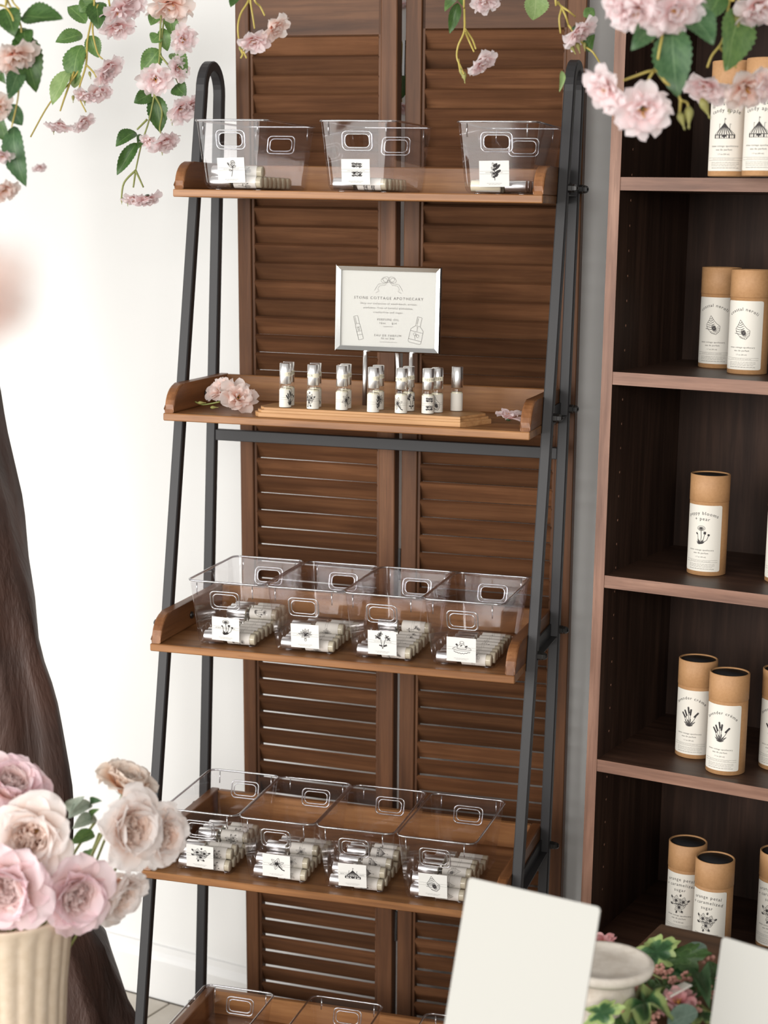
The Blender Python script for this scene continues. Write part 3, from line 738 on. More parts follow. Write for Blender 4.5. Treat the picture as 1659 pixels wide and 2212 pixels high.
# ================================================================== sign, tester board, tester vials
ZT2 = SZ[1] + TH
SG = thing('price_sign', 'silver framed price sign on rods above the tester vials', 'sign', (.3503, .262, ZT2), (0, 0, .012))
sz = 1.5508 - ZT2; sw, shh, fr = .0930, .0735, .0092
def frame_bar(a, b, horizontal):
    pr_ = [(-.0045, 0), (-.0058, .0015), (-.0058, fr - .003), (-.003, fr), (.004, fr), (.004, 0)]
    return pr_
fo = [(-sw, -shh), (sw, -shh), (sw, shh), (-sw, shh)]; fi = [(-sw + fr, -shh + fr), (sw - fr, -shh + fr), (sw - fr, shh - fr), (-sw + fr, shh - fr)]
fm = [(-sw + fr * .25, -shh + fr * .25), (sw - fr * .25, -shh + fr * .25), (sw - fr * .25, shh - fr * .25), (-sw + fr * .25, shh - fr * .25)]
for i in range(4):
    j = (i + 1) % 4
    V = [(fo[i][0], .004, fo[i][1]), (fo[j][0], .004, fo[j][1]), (fo[i][0], -.003, fo[i][1]), (fo[j][0], -.003, fo[j][1]), (fm[i][0], -.006, fm[i][1]), (fm[j][0], -.006, fm[j][1]), (fi[i][0], -.0035, fi[i][1]), (fi[j][0], -.0035, fi[j][1]), (fi[i][0], .004, fi[i][1]), (fi[j][0], .004, fi[j][1])]
    Fc = [(0, 1, 3, 2), (2, 3, 5, 4), (4, 5, 7, 6), (6, 7, 9, 8), (8, 9, 1, 0)]
    obj('frame_bar', mesh('frame_bar', V, Fc), 'frame_silver', SG, (0, 0, sz))
sheet = obj('sign_sheet', box(-sw + fr, sw - fr, 0, .002, -shh + fr, shh - fr), 'sign_paper', SG, (0, 0, sz))
parts = []
def T(s, size, y, sp=1.2, x=0): parts.append(move2(text2d(s, size, sp), x, y))
T('STONE COTTAGE APOTHECARY', .0068, .0165, 1.28); T('Shop our collection of small-batch, artisan', .0046, .0078, 1.22); T('perfumes. Free of harmful phthalates,', .0046, .0003, 1.22); T('cruelty-free and vegan.', .0046, -.0072, 1.22)
T('PERFUME OIL', .0052, -.0200, 1.3); T('10ml', .0050, -.0262, 1.2, -.010); T('$14', .0050, -.0262, 1.2, .011); T('scented body oil', .0026, -.0310, 1)
T('EAU DE PARFUM', .0052, -.0475, 1.3); T('50 ml $46', .0046, -.0525, 1.25); parts.append(squiggle(-.014, .014, -.0572, .0015, .0004, 3))
parts = [([(x, y * .98) for x, y in v], f) for v, f in parts]
bow = [oval(-.3, .35, .32, .22, .6), oval(.3, .35, .32, .22, -.6), oval(-.28, .33, .15, .2, .9), oval(.28, .33, .15, .2, -.9), oval(0, .22, .07, .07), [(-.05, .18), (-.3, -.1), (-.7, -.15), (-.85, -.4), (-.75, -.6), (-1.0, -.75)], [(-.05, .18), (-.35, .02), (-.8, -.02), (-1.0, -.35), (-1.1, -.55)],
       [(.05, .18), (.3, -.1), (.7, -.15), (.85, -.4), (.75, -.6), (1.0, -.75)], [(.05, .18), (.35, .02), (.8, -.02), (1.0, -.35), (1.1, -.55)]]
parts.append(strokes(bow, .00045, .0225, .0205, 0, .0425))
def rot2(vf, a, dx, dy): c, s = math.cos(a), math.sin(a); return [(x * c - y * s + dx, x * s + y * c + dy) for x, y in vf[0]], vf[1]
vb = [[(-.25, 1), (.25, 1), (.27, .35), (-.27, .35), (-.25, 1)], [(-.22, .35), (-.22, .28), (-.3, .2), (-.3, -1), (.3, -1), (.3, .2), (.22, .28), (.22, .35)], [(-.3, .05), (.3, .05)], [(-.3, -.3), (.3, -.3)], [(-.3, -.6), (.3, -.6)], [(-.1, .9), (-.1, .4)], oval(0, -.1, .1, .12)]
parts.append(rot2(strokes(vb, .0006, .0145, .0205), .26, -.0525, -.0330))
bt = [[(-.22, 1), (.22, 1), (.22, .3), (-.22, .3), (-.22, 1)], [(-.22, .3), (-.35, .2), (-.6, -.0), (-.62, -.95), (-.5, -1.05), (.5, -1.05), (.62, -.95), (.6, 0), (.35, .2), (.22, .3)], [(-.62, -.15), (.62, -.15)], [(-.62, -.8), (.62, -.8)], [(0, .2), (0, -.1)], [(-.1, .2), (.1, .2)], [(0, -.75), (-.1, -.5), (.05, -.3)], oval(-.15, -.35, .12, .1), oval(.17, -.45, .12, .1), [(-.1, .9), (-.1, .4)]]
parts.append(rot2(strokes(bt, .0006, .0185, .0220), -.2, .0515, -.0335))
obj('print', flat_print(join(parts), 'print', .0004), 'ink_soft', sheet)
obj('sign_glass', box(-sw + fr, sw - fr, -.0022, -.0016, -shh + fr, shh - fr), 'picture_glass', SG, (0, 0, sz))
for u in (789, 888):
    xx = at_y(u, 790, .262).x - .3503
    obj('support_rod', tube([(xx, 0, .001), (xx, 0, sz - shh + .002)], .0042, 10), 'chrome', SG)
xx = at_y(868, 790, .30).x - .3503
obj('support_rod', tube([(xx, .04, .001), (xx, .006, sz - shh + .004)], .0042, 10), 'chrome', SG)

TBD = thing('tester_board', 'routed pine plaque on the second shelf carrying the tester vials', 'board', (0, 0, ZT2))
o1 = [(.166, .127), (.513, .129), (.520, .140), (.549, .200), (.545, .216), (.532, .236), (.182, .236), (.158, .205), (.152, .150), (.157, .138)]
def inset(poly, e, d):
    cx = .35; out = []
    for x, y in poly: out.append((x + (e if x < cx else -e) * (1 if abs(x - cx) > .17 else 0), max(y, .128) if y < .15 else y - (d if y > .2 else 0)))
    return out
obj('board_base', prism(o1, 0, .0085, 2, .0015), 'tester_board_wood', TBD); obj('board_step', prism(inset(o1, .005, .004), .0085, .0125, 2, 0), 'tester_board_wood', TBD); obj('board_top', prism(inset(o1, .010, .008), .0125, .0172, 2, .001), 'tester_board_wood', TBD)
ZB = ZT2 + .0172
caps2, glass2, oil2 = vial_meshes(.0745)
def flipz(me, L):
    for v in me.vertices: v.co = Vector((v.co.x, -v.co.y, L - v.co.z))
    me.update(); return me
caps2, glass2, oil2 = [flipz(m, .0745) for m in (caps2, glass2, oil2)]
tlab = cyl_patch(.01025, 2.25, .0012, .0305, 20, 'label', .0005); tband = cyl_patch(.00995, 2.3, .0530, .0600, 16, 'band', .0003)
tband_t = cyl_print(move2(text2d('TESTER', .0050, 1.25), 0, .0548), .01012)
TPR = {}
def tester_print(kind):
    if kind in TPR: return TPR[kind]
    parts = [strokes(art(kind), .00048, .0096, .0120, 0, .0165)]
    for y in (.0145, .0178): parts.append(strokes([[(-.021, y), (.021, y)]], .00022, step=.002))
    TPR[kind] = cyl_print(join(parts), .01042); return TPR[kind]
def tester(p, kind, where, band=True, turn=0):
    t = thing('tester_vial', 'silver capped glass tester vial, %s' % where, 'perfume vial', p, (0, 0, math.atan2(CAM.x - p.x, -(CAM.y - p.y)) + turn), 'tester vials on the board')
    c = obj('cap', caps2, 'chrome', t); b = obj('bottle', glass2, 'vial_glass', t); obj('oil', oil2, 'perfume_oil', b)
    lb = obj('label', tlab, 'paper', t)
    if kind: obj('print', tester_print(kind), 'ink', lb)
    if band: bd = obj('tester_band', tband, 'gold_band', c); bd.rotation_euler = (0, 0, turn * .5); obj('lettering', tband_t, 'ink_soft', bd)
ORD = ['first from the left', 'second from the left', 'third from the left', 'fourth from the left', 'fifth from the left', 'sixth from the left']
FR = [(623, 879, 'poppy', .2), (681, 882, 'tent', 0), (745.7, 885, 'cake', .1), (816, 888, 'magnolia', .2), (881.8, 891, 'freesia', .5), (943, 894, 'shell', -.2)]
for (u, v, kd, tu), wv in zip(FR, ORD): tester(at_z(u, v - 3, ZB), kd, wv + ' in the front row', True, tu)
tester(at_z(986, 888, ZB), None, 'unmarked one at the right end', False, -.9)
for (u, v, kd, tu), wv in zip([(617, 784, 'lavender', .9), (677, 787, 'orange', -.7), (739.5, 789, 'vanilla', .8), (807.5, 793, 'sprig', .9), (868, 795, 'vanilla', -.6), (926, 796, 'script', .2)], ORD): tester(at_z(u, v, ZB + .0745) - Vector((0, 0, .0745)), kd, wv + ' in the rear row', True, tu)

# ================================================================== plants: petals, leaves, blossoms, roses
def petal(W, L, a0, a1, wrap, ruf, seed, r0=.0, nu=6, nv=8, notch=.0):
    # base at the axis, grows outwards along +y and +z; a0 -> a1 is the lean from the axis at base and tip (degrees)
    r = random.Random(seed); V = []; UV = []; Fc = []; y = r0; z = 0.0; ph = r.uniform(0, 6)
    for j in range(nv + 1):
        v = j / nv; a = math.radians(a0 + (a1 - a0) * v ** 1.3)
        if j: y += math.sin(a) * L / nv; z += math.cos(a) * L / nv
        wv = W * ((.25 + .75 * math.sin(PI / 2 * v / .62)) if v < .62 else math.sqrt(max(0, 1 - ((v - .62) / .42) ** 2)))
        for i in range(nu + 1):
            u = -1 + 2 * i / nu; xx = u * wv; ang = xx / wrap
            px = wrap * math.sin(ang); inn = wrap * (1 - math.cos(ang))
            edge = max(0, v - .35) * ruf
            dz = edge * math.sin(3.1 * u + ph + 2 * v) + edge * .6 * math.sin(7.3 * u + 2 * ph) * v
            tipdrop = notch * L * (v ** 3) * (math.cos(u * 3.0) * .5 + .5 if abs(u) < .5 else 0) + (u * u) * .06 * L * v ** 3
            ny, nz = -math.cos(a), math.sin(a)
            V.append((px, y + ny * inn + ny * dz - math.sin(a) * tipdrop, z + nz * inn + nz * dz - math.cos(a) * tipdrop)); UV.append((i / nu, v))
    for j in range(nv):
        for i in range(nu): k = j * (nu + 1) + i; Fc.append((k, k + 1, k + nu + 2, k + nu + 1))
    return mesh('petal', V, Fc, True, UV)
BP = [[petal(.42, .98, 58, 100, .8, .16, 10 + i, .05, notch=.10) for i in range(3)], [petal(.36, .80, 35, 72, .55, .18, 20 + i, .04, notch=.12) for i in range(3)], [petal(.27, .58, 12, 45, .35, .16, 30 + i, .03, notch=.1) for i in range(3)]]
core_me = lathe([(0, -.10), (.12, -.06), (.15, .02), (.10, .10), (0, .13)], 10, 'blossom')
def stamen_mesh():
    r = random.Random(4); bm = bmesh.new()
    for i in range(14):
        a = r.uniform(0, 6.28); ra = r.uniform(.03, .14); p = (ra * math.cos(a), ra * math.sin(a), .08); q = (ra * 1.7 * math.cos(a), ra * 1.7 * math.sin(a), r.uniform(.24, .34))
        bm.from_mesh(tube([p, q, (q[0], q[1], q[2] + .03)], [.012, .012, .026], 5))
    me = bpy.data.meshes.new('stamens'); bm.to_mesh(me); bm.free(); return me
stam_me = stamen_mesh()
def calyx_mesh():
    V = [(0, 0, -.16)]; Fc = []; n = 6
    for k in range(n):
        a = 2 * PI * k / n; b = a + PI / n; V += [(.14 * math.cos(a - .3), .14 * math.sin(a - .3), -.10), (.36 * math.cos(a), .36 * math.sin(a), .05), (.14 * math.cos(a + .3), .14 * math.sin(a + .3), -.10)]; o = 1 + 3 * k; Fc += [(0, o, o + 1, o + 2)]
    return mesh('calyx', V, Fc)
cal_me = calyx_mesh()
def frame(zaxis, spin=0):
    z = Vector(zaxis).normalized(); x = z.orthogonal().normalized(); x.rotate(Matrix.Rotation(spin, 3, z)); y = z.cross(x)
    return Matrix(((x.x, y.x, z.x, 0), (x.y, y.y, z.y, 0), (x.z, y.z, z.z, 0), (0, 0, 0, 1)))
def camdir(fx, fy, fz): return (RT * fx + UP * fy - FW * fz).normalized()   # right, up, towards the camera
BPM = {}
def mat_mesh(me, mat):                       # a copy of the mesh data per material, shared between alike pieces
    k = (me.name, mat)
    if k not in BPM:
        c = me.copy(); c.materials.clear(); c.materials.append(M[mat]); BPM[k] = c
    return BPM[k]
def blossom(parent, P, R, face, mat='blossom_petal', seed=0, layers=(7, 6, 4), name='blossom', root=Vector((0, 0, 0))):
    r = random.Random(seed); m = Matrix.Translation(Vector(P) - root) @ frame(face, r.uniform(0, 6)) @ Matrix.Scale(R, 4)
    if parent is None:
        b = obj(name, mat_mesh(core_me, 'calyx_green'), None); b.matrix_world = m
    else: b = obj(name, mat_mesh(core_me, 'calyx_green'), None, parent, mw=m)
    obj('calyx', mat_mesh(cal_me, 'calyx_green'), None, b); obj('stamens', mat_mesh(stam_me, 'stamen'), None, b)
    for li, n in enumerate(layers):
        for k in range(n):
            a = 2 * PI * (k + r.uniform(-.18, .18)) / n + li * .4
            sc = r.uniform(.88, 1.1)
            obj('petal', mat_mesh(BP[li][r.randrange(3)], mat), None, b, mw=Matrix.Rotation(a, 4, 'Z') @ Matrix.Rotation(r.uniform(-.18, .18), 4, 'X') @ Matrix.Diagonal((sc, sc, sc * r.uniform(.9, 1.1), 1)))
    return b
def leaf_me(seed, serr=.05, nv=22, peak=.42, fold=.22, droop=.12):
    V = []; UV = []; Fc = []; r = random.Random(seed)
    us = (-1, -.55, 0, .55, 1); wob = r.uniform(-.05, .05)
    for j in range(nv + 1):
        v = j / nv; wv = .5 * (math.sin(PI * v ** (math.log(.5) / math.log(peak))) ** .8 if 0 < v < 1 else 0.004)
        wv *= 1 + serr * (1 if j % 2 else -1)
        for u in us:
            V.append((u * wv + wob * math.sin(PI * v), v, fold * wv * abs(u) - droop * (v - .5) ** 2 * 2 + .02 * math.sin(v * 9 + u * 2))); UV.append((.5 + u / 2, v))
    for j in range(nv):
        for i in range(4): k = j * 5 + i; Fc.append((k, k + 1, k + 6, k + 5))
    return mesh('leaf', V, Fc, True, UV)
LEAF = [leaf_me(i, droop=.1 + .1 * i) for i in range(3)]
def leaf(parent, B, Tp, wd, mat, nrm, seed=0, root=Vector((0, 0, 0)), me=None):
    B = Vector(B); Tp = Vector(Tp); y = (Tp - B); L = y.length; y.normalize(); n = Vector(nrm); z = (n - y * n.dot(y)).normalized(); x = y.cross(z)
    m = Matrix(((x.x * wd, y.x * L, z.x * L, B.x - root.x), (x.y * wd, y.y * L, z.y * L, B.y - root.y), (x.z * wd, y.z * L, z.z * L, B.z - root.z), (0, 0, 0, 1)))
    return obj('leaf', mat_mesh(me or LEAF[seed % 3], mat), None, parent, mw=m)
bud_me = lathe([(0, -.1), (.16, 0), (.30, .25), (.28, .5), (.14, .85), (.05, 1.1), (.09, 1.25), (0, 1.4)], 8, 'bud')
def spray(label, s, stems, leaves, blossoms, buds=(), lm='leaf_mid', pm='blossom_petal', sm='stem_yellow', seed=0, srad=2.6):
    r = random.Random(seed); k = s / F
    stems = [[(stems[0][0][0] + 12, stems[0][0][1] - .32 / k)] + stems[0]] + stems[1:]
    root = px3(*stems[0][1], s); t = thing('blossom_spray', label, 'flower spray', root, None, 'hanging blossom sprays')
    for st in stems:
        pts = [px3(u, v, s + (.006 * math.sin(u * .1 + v * .07))) - root for u, v in st]
        pts = spline(pts, 5); n = len(pts)
        obj('stem', tube(pts, [srad * k * (1.05 - .35 * i / n) for i in range(n)], 6), sm, t)
    for i, q in enumerate(leaves):
        (b, tp, wd) = q[:3]; mt = q[3] if len(q) > 3 else lm; ds = r.uniform(-.02, .02)
        nr = -FW + RT * r.uniform(-.5, .5) + UP * r.uniform(-.1, .6)
        leaf(t, px3(*b, s + .004), px3(*tp, s + ds), wd * k * 1.08, mt, nr, i, root)
    for i, q in enumerate(blossoms):
        (c, R, fc) = q[:3]; mt = q[3] if len(q) > 3 else pm
        blossom(t, px3(*c, s - .012), R * k * 1.12, camdir(*fc), mt, seed * 50 + i, root=root)
    for c, L, ang in buds:
        d = RT * math.sin(ang) - UP * math.cos(ang); P = px3(*c, s) - root
        obj('bud', bud_me, 'bud_green', t, mw=Matrix.Translation(P) @ frame(d) @ Matrix.Scale(L * k, 4))
    return t
D_, Dr, Dl = (.15, -1, .25), (.75, -.55, .3), (-.7, -.5, .45)
spray('hanging blossom spray with large dark leaves at the left edge', 2.35,
      [[(14, -40), (16, 0), (38, 40), (46, 66), (44, 150), (38, 215), (25, 275)], [(-20, 10), (10, 14), (28, 40), (28, 66)], [(-30, 215), (0, 206), (22, 208)], [(22, -40), (26, 0), (42, 20)]],
      [((44, 34), (134, 36), 57, 'leaf_dark'), ((8, 14), (30, 74), 52, 'leaf_dark'), ((45, 66), (80, 194), 62, 'leaf_dark'), ((44, 146), (20, 212), 37, 'leaf_cool'), ((22, 226), (46, 272), 38, 'leaf_cool'), ((24, 270), (50, 402), 50, 'leaf_cool'), ((-4, 250), (16, 310), 34, 'leaf_dark'), ((60, 85), (36, 60), 30, 'leaf_dark'), ((-12, 140), (8, 176), 26, 'leaf_dark'), ((52, 62), (58, 100), 40, 'leaf_dark'), ((-4, 205), (14, 236), 30, 'leaf_dark')],
      [((30, 112), 52, (.35, -.9, .35), 'peach_petal'), ((-6, 228), 32, (.6, -.6, .5), 'peach_petal'), ((8, 402), 36, (.3, -.8, .4), 'peach_petal'), ((2, 330), 26, (.1, -.8, .3)), ((84, 358), 17, (.2, -.9, .2))], (), 'leaf_dark', seed=1)
spray('hanging blossom spray with loose pale leaves, left of two along the white wall', 3.30,
      [[(205, -40), (202, 20), (190, 80), (182, 130), (150, 180), (108, 222), (66, 296)], [(212, 10), (200, 60), (210, 112), (222, 128)], [(188, 90), (186, 140), (170, 200), (186, 242)], [(160, 155), (140, 210), (130, 240)], [(235, 0), (240, 30)], [(186, 140), (205, 160), (210, 180)]],
      [((186, 48), (146, 12), 36), ((179, 72), (120, 88), 34), ((172, 94), (156, 180), 48), ((194, 76), (213, 124), 34), ((146, 150), (110, 224), 36, 'leaf_pale'), ((164, 155), (162, 192), 26, 'leaf_pale'), ((204, 4), (178, -6), 34), ((206, 0), (212, 60), 44, 'leaf_dark'), ((196, 5), (172, 24), 30), ((230, 20), (205, 55), 26)],
      [((258, 18), 40, (.3, -.9, .3)), ((250, 52), 38, (.25, -.95, .2)), ((232, 140), 36, (.55, -.8, .3)), ((214, 192), 32, (.2, -1, .2)), ((184, 200), 26, (-.2, -1, .2)), ((130, 264), 30, (-.1, -1, .1)), ((178, 258), 28, (.5, -.8, .2)), ((222, 160), 26, (.6, -.5, .4)), ((280, 0), 36, (.3, -.8, .4))],
      [((116, 276), 11, 0), ((140, 272), 11, 0), ((158, 206), 12, 0), ((182, 212), 12, .1), ((193, 155), 12, .2)], 'leaf_mid', seed=2, srad=2.4)
spray('hanging blossom spray trailing lowest on the wall beside the ladder shelf', 3.18,
      [[(350, -40), (348, 30), (345, 90), (344, 130), (334, 200), (322, 260), (306, 310), (293, 368)], [(362, -20), (352, 60), (346, 118)], [(293, 368), (268, 395), (262, 432)], [(293, 368), (288, 405)], [(293, 368), (310, 405)], [(345, 118), (370, 150), (385, 180)], [(333, 205), (350, 240), (345, 280), (355, 296)], [(318, 258), (296, 280)], [(310, 296), (296, 310)]],
      [((340, 30), (326, 54), 26), ((344, 106), (305, 153), 42), ((372, 108), (404, 150), 34), ((330, 202), (290, 222), 32, 'leaf_dark'), ((334, 204), (346, 286), 42, 'leaf_dark'), ((295, 282), (250, 312), 32, 'leaf_dark'), ((296, 308), (252, 378), 28, 'leaf_dark'), ((306, 288), (300, 318), 18, 'leaf_dark'), ((378, 180), (400, 205), 36, 'leaf_dark'), ((345, 75), (328, 92), 30), ((362, 30), (374, 80), 30), ((350, 60), (362, 110), 28)],
      [((366, 4), 52, (.1, -.9, .4), 'peach_petal'), ((392, 84), 31, (.5, -.3, .7)), ((336, 168), 38, (.1, -.5, .8)), ((380, 150), 28, (.6, .1, .6)), ((388, 232), 34, (.5, -.6, .5)), ((352, 300), 36, (.4, -.8, .3)), ((322, 302), 22, (-.2, -.8, .4)), ((290, 425), 26, (-.1, -1, .15)), ((318, 424), 28, (.35, -1, .2)), ((410, 225), 22, (.7, -.5, .3))],
      [((263, 428), 10, 0), ((276, 432), 10, 0), ((349, 318), 13, .1), ((372, 255), 12, 0)], 'leaf_mid', 'blossom_petal', 'stem_green', seed=3, srad=2.4)
spray('pair of blossoms hanging over the upper left corner of the screen', 2.60,
      [[(543, -40), (537, 0), (520, 30), (514, 60), (518, 100), (522, 112)], [(541, -40), (541, 0), (546, 35), (550, 62)], [(546, -40), (550, 0), (562, 14), (572, 34)], [(522, 108), (524, 118), (520, 126)], [(526, 112), (533, 126)]],
      [((520, -14), (498, 14), 26, 'leaf_dark')], [((548, 82), 36, (.05, -.95, .35)), ((588, 56), 36, (.7, -.65, .3), 'peach_petal')], [((518, 100), 12, .2), ((526, 104), 12, .1)], seed=4)
spray('single small blossom drooping in front of the right screen panel', 2.62,
      [[(1003, -40), (1003, 20), (1003, 66), (990, 98), (987, 124), (996, 146), (1002, 160)], [(1004, 66), (1014, 90), (1024, 112)], [(1004, 62), (1020, 85), (1028, 106)], [(990, 128), (994, 155)]],
      [((990, 6), (972, 72), 24, 'leaf_dark'), ((1157, -14), (1153, 44), 52, 'leaf_pale'), ((985, -5), (962, 18), 22), ((992, -20), (1000, 12), 20)], [((1037, 128), 35, (.5, -.8, .25)), ((1046, -4), 34, (.2, -.9, .3))], [((995, 148), 16, .2), ((1002, 156), 18, .1)], seed=5)
spray('blossom nodding beside the right arch of the ladder shelf', 2.50,
      [[(1200, -40), (1206, 4), (1213, 16), (1208, 40), (1211, 72)], [(1213, 16), (1222, 35), (1228, 54)], [(1213, 14), (1228, 24), (1243, 36)], [(1262, 80), (1262, 98), (1280, 112), (1296, 136)], [(1228, 54), (1250, 84), (1262, 98)]],
      [((1262, 36), (1284, 18), 24, 'leaf_mid'), ((1268, 112), (1282, 74), 28, 'leaf_dark'), ((1216, 150), (1211, 196), 12, 'leaf_pale')],
      [((1243, 62), 45, (.55, -.75, .2)), ((1282, 166), 26, (.5, -.7, .2))], [((1232, 96), 18, .5), ((1246, 92), 18, .3), ((1262, 92), 14, .1)], seed=6)
spray('large blossom spray with forked yellow stems before the bookcase', 2.05,
      [[(1440, -60), (1434, 50), (1424, 110), (1416, 148), (1395, 156), (1346, 174)], [(1416, 148), (1404, 166), (1393, 192)], [(1416, 148), (1436, 176), (1462, 196), (1470, 216), (1484, 222), (1488, 240)], [(1470, 214), (1468, 246)]],
      [((1452, 56), (1464, 208), 80, 'leaf_cool'), ((1484, 22), (1542, 90), 62, 'leaf_cool'), ((1412, 52), (1370, 102), 46, 'leaf_cool'), ((1420, 45), (1400, 84), 42, 'leaf_cool')],
      [((1376, 14), 60, (-.3, -.8, .5)), ((1452, 18), 64, (.25, -.7, .6)), ((1420, -10), 60, (0, -.4, .8)), ((1318, 186), 54, (-.75, -.5, .4)), ((1388, 232), 60, (.05, -.5, .8)), ((1340, 14), 40, (-.7, -.6, .3))],
      [((1406, 56), 26, .1), ((1488, 232), 34, .0), ((1468, 244), 28, .3), ((1466, 56), 20, 0)], 'leaf_cool', seed=7, srad=3.4)
spray('blossom spray with paired flowers hanging over the top shelf tubes', 2.15,
      [[(1590, -60), (1576, 0), (1568, 50), (1560, 90), (1538, 120), (1528, 146)], [(1554, 102), (1572, 120), (1590, 146)], [(1598, -40), (1594, 20)]],
      [((1600, 16), (1572, 152), 82, 'leaf_mid'), ((1560, -20), (1524, 42), 56, 'leaf_dark'), ((1610, -10), (1640, 60), 50, 'leaf_dark')],
      [((1528, 178), 50, (-.3, -.85, .35)), ((1606, 182), 54, (.35, -.7, .55), 'peach_petal'), ((1636, 8), 56, (.2, -.8, .4)), ((1650, 168), 44, (.6, -.5, .5))],
      [((1516, 214), 34, .4), ((1575, 222), 18, 0), ((1590, 22), 36, .1)], 'leaf_dark', seed=8, srad=3.4)
spray('out of focus pink blossom close to the camera at the left edge', .46,
      [[(-120, 200), (-60, 480), (-40, 600)]], [], [((-95, 640), 150, (.6, -.6, .5), 'peach_petal')], (), seed=9)
spray('flowering vine hanging behind the screen gap', 3.36,
      [[(874, -60), (870, 60), (866, 160), (868, 240)]], [((868, 20), (876, 70), 34, 'leaf_cool'), ((866, 150), (870, 210), 34, 'leaf_dark'), ((874, 100), (868, 150), 34, 'leaf_mid')], [((868, 228), 22, (0, -.8, .4)), ((872, 10), 20, (0, -.8, .4))], (), seed=10)

# loose blossoms lying on the second shelf
def dep(P): return (Vector(P) - CAM).dot(FW)
P = at_y(480, 847, .20); s_ = dep(P)
lt = thing('fallen_blossom', 'cut pair of pink blossoms lying at the left end of the second shelf', 'flower', at_y(470, 868, .20))
rt_ = lt.location.copy()
blossom(lt, px3(478, 846, s_ + .01), 36 * s_ / F, camdir(-.55, .45, .6), 'peach_petal', 91, root=rt_); blossom(lt, px3(512, 862, s_ - .02), 46 * s_ / F, camdir(.35, .35, .75), 'peach_petal', 92, root=rt_)
obj('stem', tube(spline([px3(422, 868, s_) - rt_, px3(440, 874, s_ - .01) - rt_, px3(475, 868, s_ - .02) - rt_]), .0014, 6), 'stem_green', lt)
for u, v in ((455, 880), (428, 870)): obj('bud', bud_me, 'calyx_green', lt, mw=Matrix.Translation(px3(u, v, s_ - .02) - rt_) @ frame(RT) @ Matrix.Scale(.010, 4))
P = at_z(1098, 905, ZT2 + .014)
fb = blossom(None, P, .026, (.1, -.1, 1), 'blossom_petal', 95, (6, 4, 0), 'fallen_blossom'); tag(fb, 'single open pink blossom lying at the right end of the second shelf', 'flower')

# ================================================================== roses in the fluted vase
RO = [petal(.62, 1.00, 38, 84, .75, .15, 200 + i, .16, 8, 9) for i in range(3)]
RM = [petal(.56, .86, 14, 52, .55, .13, 210 + i, .20, 8, 8) for i in range(3)]
RI = [petal(.42, .66, 0, 18, .40, .10, 220 + i, .34, 7, 7) for i in range(3)]
RF = [petal(.24, .56, -4, 12, .22, .10, 230 + i, .02, 6, 6) for i in range(3)]
rose_core = lathe([(0, -.14), (.20, -.08), (.24, .02), (.12, .16), (.07, .24), (0, .27)], 12, 'rose_heart')
def rose(P, R, face, mat, label, seed, cup=1.0, outer=8, stem_to=None):
    r = random.Random(seed); m = Matrix.Translation(P) @ frame(face, r.uniform(0, 6)) @ Matrix.Scale(R, 4)
    t = thing('garden_rose', label, 'rose', mw=m, group='roses in the cream vase')
    obj('rose_heart', mat_mesh(rose_core, 'rose_heart'), None, t)
    inner = {'rose_pink': 'rose_inner_pink', 'rose_cream': 'rose_inner', 'rose_beige': 'rose_beige'}[mat]
    def put(me, a, tiltx, sc, off=0, tw=0, mat=mat):
        obj('petal', mat_mesh(me, mat), None, t, mw=Matrix.Rotation(a, 4, 'Z') @ Matrix.Translation((0, off, 0)) @ Matrix.Rotation(tw, 4, 'Z') @ Matrix.Rotation(tiltx, 4, 'X') @ Matrix.Diagonal((sc, sc, sc, 1)))
    for k in range(outer): put(RO[k % 3], 2 * PI * k / outer + r.uniform(-.15, .15), r.uniform(-.28, .12), r.uniform(.9, 1.1))
    for k in range(9): put(RM[k % 3], 2 * PI * k / 9 + .3 + r.uniform(-.15, .15), r.uniform(-.15, .12) * cup, r.uniform(.9, 1.08))
    for k in range(9): put(RI[k % 3], 2 * PI * k / 9 + r.uniform(-.15, .15), r.uniform(-.12, .1), r.uniform(.9, 1.05), mat=inner)
    for k in range(26):                                           # the folded quarters of the heart
        a = 2 * PI * k / 26; put(RF[k % 3], a + r.uniform(-.08, .08), r.uniform(-.05, .2), r.uniform(.85, 1.1), .10 + .20 * (k % 3) / 2 + r.uniform(-.02, .02), (1 if k % 2 else -1) * r.uniform(1.1, 1.5), inner)
    obj('calyx', mat_mesh(cal_me, 'calyx_green'), None, t, (0, 0, -.06))
    if stem_to is not None:
        inv = m.inverted(); a = inv @ Vector(P); b = inv @ Vector(stem_to); c = Vector((0, 0, -.6))
        obj('stem', tube(spline([(0, 0, -.1), c, b], 6), .045, 6), 'stem_green', t)
    return t
VS = 2.22; VK = VS / F
vc = px3(4, 1955, VS); VH = .30; V0 = Vector((vc.x, vc.y, vc.z - VH))
vin = vc - Vector((0, 0, .10))
